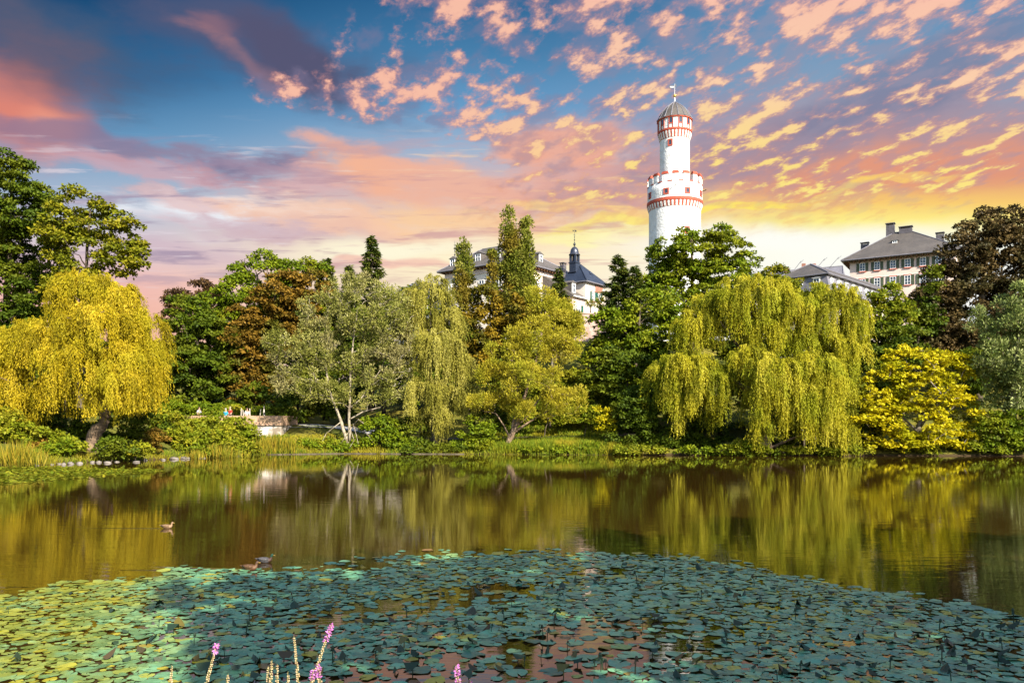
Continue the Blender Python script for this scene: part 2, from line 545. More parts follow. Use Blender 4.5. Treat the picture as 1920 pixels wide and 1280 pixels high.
LF = {}
LF['willow_yellow'] = mat_leaf('yellow_willow_leaf', [(0, (0.12, 0.10, 0.004)), (0.3, (0.26, 0.20, 0.006)), (0.6, (0.42, 0.31, 0.009)), (1, (0.57, 0.43, 0.035))], 0.35, patch=((0.33, 0.28, 0.010), 0.35, 0.6))
LF['willow_lime'] = mat_leaf('lime_willow_leaf', [(0, (0.09, 0.10, 0.005)), (0.3, (0.22, 0.21, 0.008)), (0.6, (0.40, 0.35, 0.013)), (1, (0.58, 0.51, 0.06))], 0.35, patch=((0.24, 0.27, 0.010), 0.35, 0.6))
LF['willow_olive'] = mat_leaf('olive_willow_leaf', [(0, (0.09, 0.09, 0.010)), (0.3, (0.18, 0.165, 0.02)), (0.6, (0.30, 0.265, 0.035)), (1, (0.44, 0.39, 0.10))], 0.3)
LF['deep_green'] = mat_leaf('deep_green_leaf', [(0, (0.026, 0.046, 0.003)), (0.5, (0.058, 0.088, 0.004)), (1, (0.115, 0.145, 0.008))], 0.25, patch=((0.12, 0.125, 0.006), 0.28, 0.55))
LF['green'] = mat_leaf('green_leaf', [(0, (0.05, 0.085, 0.003)), (0.5, (0.12, 0.165, 0.005)), (1, (0.23, 0.25, 0.010))], 0.28, patch=((0.20, 0.19, 0.008), 0.30, 0.55))
LF['olive_green'] = mat_leaf('olive_green_leaf', [(0, (0.055, 0.072, 0.004)), (0.55, (0.15, 0.155, 0.006)), (1, (0.29, 0.235, 0.012))], 0.28)
LF['rust'] = mat_leaf('rusty_orange_leaf', [(0, (0.075, 0.055, 0.006)), (0.5, (0.17, 0.095, 0.010)), (1, (0.25, 0.14, 0.018))], 0.28, patch=((0.06, 0.085, 0.008), 0.35, 0.7))
LF['brown_red'] = mat_leaf('brown_red_leaf', [(0, (0.035, 0.022, 0.010)), (0.5, (0.085, 0.048, 0.018)), (1, (0.16, 0.085, 0.030))], 0.25)
LF['copper'] = mat_leaf('copper_beech_leaf', [(0, (0.022, 0.016, 0.006)), (0.5, (0.070, 0.046, 0.015)), (0.8, (0.125, 0.082, 0.026)), (1, (0.17, 0.125, 0.04))], 0.2, patch=((0.035, 0.04, 0.012), 0.3, 0.55))
LF['silver'] = mat_leaf('silver_grey_leaf', [(0, (0.07, 0.080, 0.010)), (0.45, (0.165, 0.168, 0.026)), (0.8, (0.30, 0.275, 0.07)), (1, (0.44, 0.41, 0.18))], 0.2, patch=((0.25, 0.20, 0.10), 0.25, 0.5))
LF['silver_green'] = mat_leaf('silver_green_leaf', [(0, (0.06, 0.09, 0.016)), (0.5, (0.15, 0.18, 0.042)), (0.85, (0.30, 0.32, 0.11)), (1, (0.50, 0.50, 0.28))], 0.2)
LF['poplar'] = mat_leaf('poplar_leaf', [(0, (0.06, 0.085, 0.008)), (0.5, (0.15, 0.160, 0.014)), (1, (0.29, 0.27, 0.06))], 0.25, patch=((0.20, 0.12, 0.012), 0.22, 0.6))
LF['golden'] = mat_leaf('golden_olive_leaf', [(0, (0.17, 0.145, 0.008)), (0.5, (0.34, 0.285, 0.016)), (1, (0.50, 0.43, 0.05))], 0.35, patch=((0.26, 0.27, 0.016), 0.4, 0.6))
LF['amber'] = mat_leaf('amber_leaf', [(0, (0.085, 0.07, 0.006)), (0.5, (0.20, 0.135, 0.009)), (1, (0.32, 0.20, 0.014))], 0.3, patch=((0.055, 0.065, 0.006), 0.4, 0.75))
LF['magnolia'] = mat_leaf('yellow_broad_leaf', [(0, (0.21, 0.195, 0.005)), (0.45, (0.43, 0.36, 0.006)), (1, (0.59, 0.48, 0.012))], 0.35, patch=((0.30, 0.30, 0.006), 0.5, 0.7))
LF['lime'] = mat_leaf('bright_lime_leaf', [(0, (0.09, 0.13, 0.006)), (0.5, (0.19, 0.21, 0.010)), (1, (0.32, 0.28, 0.015))], 0.35, patch=((0.11, 0.16, 0.006), 0.5, 0.6))
LF['conifer'] = mat_leaf('conifer_needle', [(0, (0.025, 0.045, 0.006)), (0.5, (0.065, 0.090, 0.010)), (1, (0.17, 0.165, 0.022))], 0.12)
LF['weed'] = mat_leaf('bank_weed_leaf', [(0, (0.08, 0.11, 0.005)), (0.5, (0.17, 0.195, 0.008)), (1, (0.30, 0.28, 0.016))], 0.3, patch=((0.24, 0.17, 0.012), 0.9, 0.35))
LF['reed'] = mat_leaf('reed_blade', [(0, (0.10, 0.12, 0.010)), (0.5, (0.24, 0.21, 0.015)), (1, (0.36, 0.24, 0.022))], 0.3)
LF['grass'] = mat_leaf('meadow_grass_blade', [(0, (0.07, 0.12, 0.006)), (0.5, (0.15, 0.20, 0.010)), (1, (0.29, 0.27, 0.018))], 0.3, patch=((0.30, 0.23, 0.015), 0.25, 0.7))


# ------------------------------------------------------------------ terrain height
_XS = [-80, -36.6, -33, -28, -25, -16.5, 0, 11.8, 46, 80]
_YS = [50, 56, 59, 66, 74, 77, 75.5, 73.5, 71.5, 68]


def yf(x): return np.interp(x, _XS, _YS)


def sm(t): t = np.clip(t, 0, 1); return t * t * (3 - 2 * t)


def terrain(x, y):
    x = np.asarray(x, float); y = np.asarray(y, float)
    s = y - yf(x)
    hr = np.interp(s, [-6, -1.0, 0, 0.7, 4, 10, 25, 36, 42, 50, 70, 400], [-1.5, -.5, 0.05, .45, .8, 1.6, 6.5, 12.0, 14.6, 15.6, 16.3, 16.5])
    hl = np.interp(s, [-6, -1.0, 0, 0.7, 4, 5.5, 8, 30, 60, 120, 400], [-1.5, -.5, 0.05, .4, 1.1, 2.0, 2.6, 3.6, 6.5, 12, 14])
    hl = np.minimum(hl, 1.35 + np.clip(y - 80.5, 0, 4.5) * 0.3 + np.clip(y - 88, 0, 400) * 0.12)
    t = sm((x + 22) / 12)
    hf = hl * (1 - t) + hr * t
    sn = 7 + 0.002 * x * x - y
    hn = np.interp(sn, [-6, -1.0, 0, 0.5, 7, 60], [-1.5, -.5, 0.03, .25, 1.35, 2.2])
    ss = np.abs(x) - 78
    hs = np.interp(ss, [-6, -1.0, 0, 1, 40], [-1.5, -.5, 0.05, .5, 3])
    h = np.maximum(np.maximum(hf, hn), hs)
    bumpy = 0.06 * np.sin(x * 1.7 + 1.3 * np.sin(y * 0.9)) * np.sin(y * 1.3 + 0.7) + 0.25 * np.sin(x * 0.21) * np.sin(y * 0.17 + 1)
    return h + bumpy * np.clip((h - 0.2) / 1.2, 0, 1)


def gz(x, y): return float(terrain(x, y))


# ------------------------------------------------------------------ foliage
def unit(a): return a / (np.linalg.norm(a, axis=-1, keepdims=True) + 1e-9)


def rdir(n, rng): return unit(rng.normal(size=(n, 3)))


def leaf_mesh(name, P, A, N, L, Wd, tint):
    """One folded four-sided leaf spray per point: P base, A direction, N facing."""
    n = len(P)
    A = unit(A); S = unit(np.cross(A, N)); N2 = np.cross(S, A)
    L = np.broadcast_to(np.asarray(L, float), (n,))[:, None]; Wd = np.broadcast_to(np.asarray(Wd, float), (n,))[:, None]
    mid = P + A * L * 0.5 + N2 * Wd * 0.12
    v = np.empty((n, 4, 3), np.float32)
    v[:, 0] = P; v[:, 1] = mid + S * Wd * 0.5; v[:, 2] = P + A * L; v[:, 3] = mid - S * Wd * 0.5
    me = bpy.data.meshes.new(name)
    me.vertices.add(4 * n); me.loops.add(4 * n); me.polygons.add(n)
    me.vertices.foreach_set('co', v.reshape(-1))
    me.loops.foreach_set('vertex_index', np.arange(4 * n, dtype=np.int32))
    me.polygons.foreach_set('loop_start', np.arange(0, 4 * n, 4, dtype=np.int32))
    at = me.attributes.new('tint', 'FLOAT', 'FACE')
    at.data.foreach_set('value', np.clip(tint, 0, 1).astype(np.float32))
    me.update(calc_edges=True)
    return me


def clumps_in(lobes, cr, rng, back=0.45, fill=1.0):
    """Clump centres spread over the outer part of each lobe (x, y, z, rx, ry, rz)."""
    C = []; R = []
    for (x, y, z, rx, ry, rz) in lobes:
        area = 4 * math.pi * ((rx * rz) ** 1.6 / 3 + (rx * ry) ** 1.6 / 3 + (ry * rz) ** 1.6 / 3) ** (1 / 1.6)
        m = max(5, int(fill * area / (math.pi * cr * cr) * 1.15))
        d = rdir(m, rng)
        keep = (d[:, 1] < 0.25) | (rng.random(m) < back)
        keep &= (d[:, 2] > -0.75) | (rng.random(m) < 0.4)
        d = d[keep]
        r = rng.uniform(0.55, 1.06, len(d)) ** 0.8
        C.append(np.array([x, y, z]) + d * r[:, None] * np.array([rx, ry, rz]))
        R.append(cr * rng.uniform(0.65, 1.25, len(d)))
    return np.concatenate(C), np.concatenate(R)


def clump_leaves(C, R, L, Wd, rng, cover=1.25, flat=0.7, up=0.5, droop=0.15, sparse=1.0, spray=False):
    n = np.maximum(4, (cover * sparse * math.pi * R * R / (0.3 * L * Wd)).astype(int))
    idx = np.repeat(np.arange(len(C)), n)
    m = len(idx)
    d = rdir(m, rng)
    if not spray: d[:, 2] = np.where(d[:, 2] < -0.2, -d[:, 2] * 0.7, d[:, 2])
    rr = rng.uniform(0.25, 1.0, m) ** 0.6 * R[idx]
    P = C[idx] + unit(d) * rr[:, None] * np.array([1, 1, flat])
    N = unit(0.7 * d + np.array([0, 0, up]) + 0.6 * rng.normal(size=(m, 3)))
    A = np.cross(N, rdir(m, rng)) + np.array([0, 0, -droop]) + 0.35 * d
    if spray: A = d + np.array([0, 0, 0.55]) + 0.55 * rng.normal(size=(m, 3)); N = rdir(m, rng)
    ct = rng.random(len(C))
    tint = 0.55 * ct[idx] + 0.45 * rng.random(m) + 0.0
    return P, A, N, L * rng.uniform(0.7, 1.3, m), Wd * rng.uniform(0.7, 1.3, m), tint


def limbs(mb, paths, targets, tip, rng, main_n=8, shrink=0.55, upbias=1.6):
    """Main stems along the given paths, then a branch to every target from the nearest sensible point on what is already there."""
    nodes = []; nr = []
    for pts, r0, r1 in paths:
        pts = np.asarray(pts, float)
        k = len(pts)
        tt = np.linspace(0, k - 1, (k - 1) * 4 + 1)
        q = np.stack([np.interp(tt, np.arange(k), pts[:, i]) for i in range(3)], 1)
        q[1:-1] += rng.normal(size=(len(q) - 2, 3)) * r0 * 0.12
        rad = np.linspace(0, 1, len(q)); rad = r0 * (1 - rad) + r1 * rad
        rad = rad * (1 + 0.10 * rng.normal(size=len(q)))
        rad[0] *= 1.25
        mb.tube(q, rad, main_n)
        nodes += list(q); nr += list(rad)
    nodes = np.array(nodes); nr = np.array(nr)
    if len(targets):
        d0 = np.array([np.min(np.linalg.norm(nodes - t, axis=1)) for t in targets])
        for t in targets[np.argsort(d0)]:
            dv = t - nodes
            dist = np.linalg.norm(dv, axis=1)
            cost = dist + upbias * np.maximum(0, 0.25 * dist - dv[:, 2])
            i = int(np.argmin(cost))
            p = nodes[i]; ln = dist[i]
            if ln < 0.25: continue
            r0 = max(tip, min(nr[i] * shrink, 0.012 * ln + tip * 1.6)); r1 = tip * 0.6
            u = np.linspace(0, 1, 5)[:, None]
            q = p + (t - p) * u + np.array([0, 0, 1]) * ln * 0.10 * np.sin(u * math.pi) + rng.normal(size=(5, 3)) * ln * 0.035 * np.sin(u * math.pi)
            rad = (r0 * (1 - u) + r1 * u)[:, 0]
            mb.tube(q, rad, 5, cap=False)
            nodes = np.concatenate([nodes, q[1:]]); nr = np.concatenate([nr, rad[1:]])


def to_lobes(lobes, Y, depth=0.85, rng=None, jit=0.0):
    o = []
    for l in lobes:
        px, py, rx, ry = l[:4]
        dy = l[4] if len(l) > 4 else (rng.uniform(-jit, jit) if rng is not None and jit else 0.0)
        c = W(px, py, Y + dy); k = (Y + dy) / F
        o.append((c[0], c[1], c[2], rx * k, (rx + ry) / 2 * k * depth, ry * k))
    return o


def tree(name, label, Y, base_px, lobes, leaf, bark, cr=0.95, L=0.36, Wd=0.23, cover=1.25, trunk_r=0.35, seed=1, flat=0.7,
         limb_share=0.35, paths=None, tip=0.035, back=0.45, fill=1.0, group=None, jit=1.0, droop=0.15, cat='tree', up=0.5, sparse=1.0, spray=False, trunk_name='trunk', crown_name='crown'):
    rng = np.random.default_rng(seed * 7919 + 13)
    bx = (base_px - CX) / F * Y
    base = np.array([bx, Y, gz(bx, Y) - 0.05])
    root = tag(empty(name, base), label, cat, group)
    LB = to_lobes(lobes, Y, 0.85, rng, jit)
    C, R = clumps_in(LB, cr, rng, back, fill)
    C[:, 2] = np.maximum(C[:, 2], terrain(C[:, 0], C[:, 1]) + 0.25)
    if paths is None:
        cc = np.array([l[:3] for l in LB]); wt = np.array([l[3] * l[5] for l in LB])
        mid = (cc * wt[:, None]).sum(0) / wt.sum()
        top = np.array([mid[0], mid[1], max(l[2] for l in LB)])
        h = top[2] - base[2]
        pp = [base, base + (mid - base) * np.array([.15, .15, 0]) + [0, 0, .33 * h], base * [.5, .5, 0] + mid * [.5, .5, 0] + [0, 0, base[2] + .66 * h], top]
        paths = [(pp, trunk_r, trunk_r * 0.25)]
    else:
        paths = [([W(px, py, Y + (q[0] if q else 0)) if i else np.array([W(px, py, Y)[0], Y, gz(W(px, py, Y)[0], Y) - 0.1]) for i, (px, py, *q) in enumerate(pp)], r0, r1) if first else
                 ([W(px, py, Y + (q[0] if q else 0)) for (px, py, *q) in pp], r0, r1) for pp, r0, r1, first in paths]
    mb = MB()
    pick = rng.random(len(C)) < limb_share
    limbs(mb, paths, C[pick], tip, rng)
    for i in range(len(mb.v)): mb.v[i] = mb.v[i] - base
    mb.build(trunk_name, M[bark], root, True)
    P, A, N, l, w, t = clump_leaves(C, R, L, Wd, rng, cover, flat, up, droop, sparse, spray)
    link_mesh(crown_name, leaf_mesh(crown_name, P - base, A, N, l, w, t), LF[leaf], root)
    return root


def shrub(name, label, Y, lobes, leaf, seed=1, L=0.26, Wd=0.17, cr=0.5, cover=1.3, group=None, cat='shrub', **kw):
    bx = lobes[0][0]
    return tree(name, label, Y, bx, lobes, leaf, 'bark_dark', cr=cr, L=L, Wd=Wd, cover=cover, trunk_r=0.07, seed=seed,
                limb_share=0.12, tip=0.018, group=group, jit=0.3, cat=cat, trunk_name='stem', crown_name='foliage', **kw)


def willow(name, label, Y, domes, leaf, bark, paths, seed=1, tuft=0.62, per=30, K=40, L=0.21, Wd=0.055, group=None, dens=1.0, base_px=None):
    """Weeping willow: tufts on each dome throw out strands that arch over and hang, leaf by leaf, to that dome's hem."""
    rng = np.random.default_rng(seed * 104729 + 5)
    base = W(paths[0][0][0][0], paths[0][0][0][1], Y)
    base[2] = gz(base[0], base[1]) - 0.05
    root = tag(empty(name, base), label, 'tree', group)
    PP = []; AA = []; NN = []; TT = []; anchors = []
    for dm in domes:
        px, py, rx, ry, bot = dm[:5]
        dy = dm[5] if len(dm) > 5 else 0.0
        k = (Y + dy) / F
        c = W(px, py, Y + dy); zb = CAMZ + (HY - bot) * k
        a, b, h = rx * k, (rx * 0.8) * k, ry * k
        m = int(dens * 1.85 * (a * b + (a + b) * h) / (tuft * tuft))
        d = rdir(m, rng); d[:, 2] = np.abs(d[:, 2]) * 1.0 - 0.12
        keep = (d[:, 1] < 0.3) | (rng.random(m) < 0.5)
        d = d[keep]; m = len(d)
        an = c + d * np.array([a, b, h]) * rng.uniform(0.5, 1.10, m)[:, None]
        anchors.append(an[rng.random(m) < 0.12])
        S = m * per
        ti = np.repeat(np.arange(m), per)
        az = rng.uniform(0, 2 * math.pi, S)
        od = d[ti] * [1, 1, 0] * 1.1 + np.stack([np.cos(az), np.sin(az), 0 * az], 1) * 0.55
        reach = rng.uniform(0.1, 0.8, S) * tuft * 1.5
        rise = rng.uniform(0.0, 0.45, S) * tuft
        start = an[ti] + rng.normal(size=(S, 3)) * tuft * 0.16
        hem = zb + np.repeat(rng.normal(size=m) * 0.07 * (c[2] - zb) + rng.uniform(0, 0.35, m) * np.maximum(0, an[:, 2] - zb) * 0.9, per)
        tl = np.repeat(np.where(d[:, 2] > .55, rng.uniform(.5, 1.7, m), rng.uniform(.7, 4.0, m)), per)
        ln = np.minimum(np.maximum(start[:, 2] - hem, 0.5), tl * rng.uniform(0.45, 1.3, S))
        u = (np.arange(K) + rng.random((S, K))) / K
        u = np.sort(u, 1)
        hz = 1 - np.exp(-3.2 * u)
        pos = start[:, None, :] + od[:, None, :] * (reach[:, None] * hz)[:, :, None]
        pos[:, :, 2] += rise[:, None] * np.sin(np.minimum(u * 4, math.pi)) - ln[:, None] * u ** 1.25
        sway = rng.normal(size=(S, 1, 2)) * 0.20
        pos[:, :, :2] += sway * u[:, :, None] ** 2
        keepp = rng.random((S, K)) < np.clip(ln[:, None] / (K * 0.075), 0.3, 1)
        keepp &= pos[:, :, 2] > 0.06
        P = pos[keepp]
        n = len(P)
        uu = u[keepp]
        A = np.array([0, 0, -1.0]) + rng.normal(size=(n, 3)) * 0.38 + (np.repeat(od[:, None, :], K, 1)[keepp]) * np.maximum(0, 0.8 - 2.2 * uu)[:, None]
        N = unit(np.array([0, 0, 0.35]) + rng.normal(size=(n, 3)) + np.repeat(od[:, None, :], K, 1)[keepp] * 0.8)
        tt = 0.62 * np.repeat(rng.random(m)[ti][:, None], K, 1)[keepp] + 0.38 * rng.random(n)
        PP.append(P); AA.append(A); NN.append(N); TT.append(tt)
    P = np.concatenate(PP); A = np.concatenate(AA); N = np.concatenate(NN); T = np.concatenate(TT)
    mb = MB()
    pth = []
    for i, (pp, r0, r1) in enumerate(paths):
        q = [W(p[0], p[1], Y + (p[2] if len(p) > 2 else 0)) for p in pp]
        if i == 0: q[0] = base.copy()
        pth.append((q, r0, r1))
    limbs(mb, pth, np.concatenate(anchors) - [0, 0, 0.2], 0.035, rng, 9)
    for i in range(len(mb.v)): mb.v[i] = mb.v[i] - base
    mb.build('trunk', M[bark], root, True)
    n = len(P)
    link_mesh('crown', leaf_mesh('crown', P - base, A, N, L * rng.uniform(0.7, 1.3, n), Wd * rng.uniform(0.7, 1.3, n), T), LF[leaf], root)
    return root


def conifer(name, label, Y, px, top, bottom, halfw, leaf='conifer', seed=1, L=0.5, Wd=0.16, group=None, shape=0.85, whorl=0.40, base_py=None):
    """Spruce-like: whorls of drooping boughs that widen downwards, ragged at the tips."""
    rng = np.random.default_rng(seed * 31337 + 3)
    k = Y / F
    x = (px - CX) * k
    base = np.array([x, Y, gz(x, Y) - 0.05])
    root = tag(empty(name, base), label, 'tree', group)
    zt = CAMZ + (HY - top) * k; zb = max(CAMZ + (HY - bottom) * k, base[2] + 0.4)
    R = halfw * k
    mb = MB()
    mb.tube([base, (x, Y, base[2] * .5 + zt * .5), (x, Y, zt)], [0.04 * (zt - base[2]) * 0.5 + 0.05, 0.12, 0.02], 7)
    P = []; A = []; N = []; T = []
    z = zt - 0.1
    while z > zb:
        f = ((zt - z) / (zt - zb)) ** shape
        nb = int(5 + 5 * f)
        for j in range(nb):
            az = rng.uniform(0, 2 * math.pi)
            ln = R * f * rng.uniform(0.65, 1.12) + 0.12
            d = np.array([math.cos(az), math.sin(az), 0])
            up0 = rng.uniform(0.05, 0.35) * (1 - f); dr = rng.uniform(0.15, 0.5)
            z0 = z + rng.uniform(-.5, .5) * whorl
            s = np.linspace(0, 1, 5)
            q = np.array([x, Y, z0]) + d * (ln * s)[:, None]
            q[:, 2] += ln * (up0 * s - dr * s ** 2 + 0.25 * s ** 4)
            mb.tube(q, 0.035 * (1 - s * 0.8) + 0.004, 4, cap=False)
            m = int(10 + ln * 26)
            u = rng.uniform(0.12, 1.03, m) ** 0.8
            p = np.stack([np.interp(u, s, q[:, i]) for i in range(3)], 1)
            side = np.array([-d[1], d[0], 0])
            sg = rng.choice([-1, 1], m)
            a = d * 0.7 + side * (sg * rng.uniform(0.2, 1.0, m))[:, None] + np.array([0, 0, -0.25]) + rng.normal(size=(m, 3)) * 0.25
            P.append(p + rng.normal(size=(m, 3)) * 0.05); A.append(a)
            N.append(np.array([0, 0, 1.0]) + rng.normal(size=(m, 3)) * 0.5)
            T.append(0.5 * rng.random() + 0.5 * rng.random(m))
        z -= whorl * (0.5 + 0.6 * f)
    P = np.concatenate(P)
    for i in range(len(mb.v)): mb.v[i] = mb.v[i] - base
    mb.build('trunk', M['bark_dark'], root, True)
    n = len(P)
    link_mesh('crown', leaf_mesh('crown', P - base, np.concatenate(A), np.concatenate(N), L * rng.uniform(.7, 1.3, n), Wd * rng.uniform(.7, 1.3, n), np.concatenate(T)), LF[leaf], root)
    return root


def spindles(specs):
    """Lobes stacked up a column: (px, top, bottom, halfwidth)."""
    o = []
    for px, top, bot, hw in specs:
        n = max(3, int((bot - top) / (hw * 1.3)))
        for i in range(n):
            f = (i + 0.5) / n
            w = hw * (0.45 + 0.55 * math.sin(min(1, f * 1.5) * math.pi / 2)) * (1 - 0.25 * max(0, f - 0.7) / 0.3)
            o.append((px + random.uniform(-.12, .12) * hw, top + (bot - top) * f, w, (bot - top) / n * 0.85))
    return o


def blades(name, P, H, Wd, rng, leaf, tint=None, lean=0.25):
    n = len(P)
    A = np.array([0, 0, 1.0]) + rng.normal(size=(n, 3)) * lean
    N = unit(rng.normal(size=(n, 3)) * [1, 1, .2])
    return leaf_mesh(name, P, A, N, H, Wd, rng.random(n) if tint is None else tint)

# ------------------------------------------------------------------ setting: terrain, pond
def _axis(lo, hi, step, far, k=9):
    mid = np.arange(lo, hi + 1e-6, step)
    o = np.geomspace(step * 2, far, k)
    return np.concatenate([(lo - o)[::-1], mid, hi + o])


_ax = _axis(-85, 85, 1.0, 1800); _ay = _axis(-12, 140, 1.0, 1800)
_gx, _gy = np.meshgrid(_ax, _ay)
_gzv = terrain(_gx, _gy)
_nx, _ny = len(_ax), len(_ay)
me = bpy.data.meshes.new('ground')
_i = np.arange(_nx * _ny).reshape(_ny, _nx)
_fq = np.stack([_i[:-1, :-1], _i[:-1, 1:], _i[1:, 1:], _i[1:, :-1]], -1).reshape(-1, 4)
me.from_pydata(np.stack([_gx, _gy, _gzv], -1).reshape(-1, 3).tolist(), [], _fq.tolist())
me.polygons.foreach_set('use_smooth', np.ones(len(me.polygons), bool))
m = new_mat('park_ground')
_p = gpos()
_n1 = noise(_p, 0.25, 5.0, 0.6); _n2 = noise(_p, 3.0, 5.0, 0.65)
_c = mixc(sstep(_n1, 0.4, 0.62), (0.085, 0.095, 0.014, 1), (0.16, 0.135, 0.018, 1))
_c = mixc(sstep(_n2, 0.5, 0.7) * 0.7, _c, (0.07, 0.048, 0.024, 1))
_sz = node('ShaderNodeSeparateXYZ'); X._in(_sz.inputs[0], _p)
_c = mixc(sstep(X(_sz.outputs[2]), 0.28, 0.05), _c, (0.055, 0.036, 0.018, 1))
out(principled(_c, 0.95, 0.1, 0, bump(_n2, 0.6, 0.15)).outputs[0])
tag(link_mesh('ground', me, m), kind='structure')

m = new_mat('pond_water')
_p = gpos()
_sp = node('ShaderNodeSeparateXYZ'); X._in(_sp.inputs[0], _p)
_rx, _ry = X(_sp.outputs[0]), X(_sp.outputs[1])
_w1 = noise(xyz(_rx * 0.55, _ry * 1.5, 0.0), 1.3, 3.0, 0.55, 0.4)
_w2 = noise(xyz(_rx * 0.7, _ry * 1.8, 4.0), 6.0, 3.0, 0.6, 0.3)
_calm = sstep(noise(xyz(_rx * 0.5, _ry, 9.0), 0.12, 2.0, 0.5), 0.38, 0.62, 0.45, 1.0)
_wk = None
for _dx, _dy, _sl, _len in (((314 - CX) / F * 22.6 - .2, 22.6, -.015, 3.2), ((470 - CX) / F * 16.3 - .2, 16.3, .05, 3.4), ((470 - CX) / F * 16.3 - .2, 16.3, -.16, 2.6)):
    _d = (_ry - _dy - (_rx - _dx) * _sl) * 26.0
    _g = X._m('EXPONENT', _d * _d * -1.0) * sstep(_rx, _dx - _len, _dx - .3) * sstep(_rx, _dx + .02, _dx - .05) * 0.012
    _wk = _g if _wk is None else _wk + _g
_w3 = noise(xyz(_rx * 0.22, _ry * 2.2, 14.0), 2.6, 2.0, 0.5, 0.2)
_h = (_w1 * 0.0045 + _w2 * 0.0009 + _w3 * 0.0026) * _calm * sstep(_ry, 62.0, 14.0, 0.35, 1.0) + _wk
_b = node('ShaderNodeBump'); _b.inputs['Strength'].default_value = 1.0; _b.inputs['Distance'].default_value = 1.0
X._in(_b.inputs['Height'], _h)
_pr = principled((0.034, 0.017, 0.003, 1), 0.015, 0.5, 0.0, X(_b.outputs[0]))
_pr.inputs['IOR'].default_value = 1.8
out(_pr.outputs[0])
mb = MB()
mb.add([(-84, 2, 0), (84, 2, 0), (84, 84, 0), (-84, 84, 0)], [(0, 1, 2, 3)])
tag(mb.build('water', m), kind='structure')

# ------------------------------------------------------------------ buildings
ZV = np.array([0, 0, 1.0])


def window(root, o, u, nv, s, z, w, h, shutters=None, sill=None, rows=3, head=None):
    """White mullioned window on a wall: o wall origin, u along the wall, nv outward; frame > pane, sill; shutters beside it."""
    o, u, nv = (np.asarray(t, float) for t in (o, u, nv))
    c = o + u * s + ZV * z
    f = MB(); t = 0.07
    for sx in (-1, 1): f.obox(c + u * sx * (w / 2 - t / 2) + nv * 0.05, u, nv, ZV, t / 2, 0.055, h / 2)
    for sz in (-1, 1): f.obox(c + ZV * sz * (h / 2 - t / 2) + nv * 0.05, u, nv, ZV, w / 2 - t, 0.053, t / 2)
    f.obox(c + nv * 0.045, u, nv, ZV, t / 2 * 0.9, 0.045, h / 2 - t)
    for i in range(1, rows):
        zz = -h / 2 + h * i / rows
        for sx in (-1, 1): f.obox(c + u * sx * (w / 4 - t * .1) + ZV * zz + nv * 0.04, u, nv, ZV, w / 4 - t * 0.55, 0.036, 0.022)
    fr = f.build('window', M['white'], root)
    g = MB(); g.obox(c + nv * 0.015, u, nv, ZV, w / 2 - t * 0.9, 0.012, h / 2 - t * 0.9); g.build('pane', M['pane'], fr)
    if sill:
        q = MB(); q.obox(c - ZV * (h / 2 + 0.07) + nv * 0.09, u, nv, ZV, w / 2 + 0.12, 0.085, 0.065); q.build('sill', M[sill], fr)
    if head:
        q = MB(); q.obox(c + ZV * (h / 2 + 0.08) + nv * 0.05, u, nv, ZV, w / 2 + 0.12, 0.045, 0.075); q.build('lintel', M[head], fr)
    if shutters:
        for sx in (-1, 1):
            q = MB(); sc = c + u * sx * (w / 2 + w * 0.27 + 0.03) + nv * 0.06
            q.obox(sc, u, nv, ZV, w * 0.25, 0.025, h / 2)
            for k in range(7): q.obox(sc + ZV * (-h / 2 + h * (k + .5) / 7) + nv * 0.03, u, nv, ZV, w * 0.2, 0.012, h * 0.04)
            q.build('shutter', M[shutters], root)


def hip_roof(root, x0, x1, y0, y1, ez, ridge, ov, mat, th=0.22, name='roof'):
    """ridge: ((xa, ya), (xb, yb), rise)"""
    (xa, ya), (xb, yb), rise = ridge
    X0, X1, Y0, Y1 = x0 - ov, x1 + ov, y0 - ov, y1 + ov
    vs = [(X0, Y0, ez), (X1, Y0, ez), (X1, Y1, ez), (X0, Y1, ez), (xa, ya, ez + rise), (xb, yb, ez + rise)]
    if abs(xa - xb) >= abs(ya - yb):
        fs = [(0, 1, 5, 4), (1, 2, 5), (2, 3, 4, 5), (3, 0, 4)]
    else:
        fs = [(0, 1, 4), (1, 2, 5, 4), (2, 3, 5), (3, 0, 4, 5)]
    b = [(x, y, z - th) for x, y, z in vs[:4]]
    vs += b
    fs += [(0, 6, 7, 1), (1, 7, 8, 2), (2, 8, 9, 3), (3, 9, 6, 0), (9, 8, 7, 6)]
    m = MB(); m.add(vs, fs)
    r = m.build(name, mat, root)
    g = MB()
    for (a, c) in (((X0, Y0), (X1, Y0)), ((X0, Y0), (X0, Y1))):
        g.tube([(a[0], a[1], ez - 0.1), (c[0], c[1], ez - 0.1)], 0.10, 6)
    g.build('gutter', M['slate_light'], r)
    m = MB()
    for (p, q) in ((0, 4), (1, 5 if abs(xa - xb) >= abs(ya - yb) else 4), (4, 5), (3, 4 if abs(xa - xb) >= abs(ya - yb) else 5)):
        a = np.array(vs[p]) + [0, 0, .03]; c = np.array(vs[q]) + [0, 0, .03]
        if np.linalg.norm(a - c) > .2: m.tube([a, c], 0.085, 5)
    m.build('ridge_cap', M['slate_light'] if mat is not M['slate_blue'] else M['slate_blue'], r)
    return r


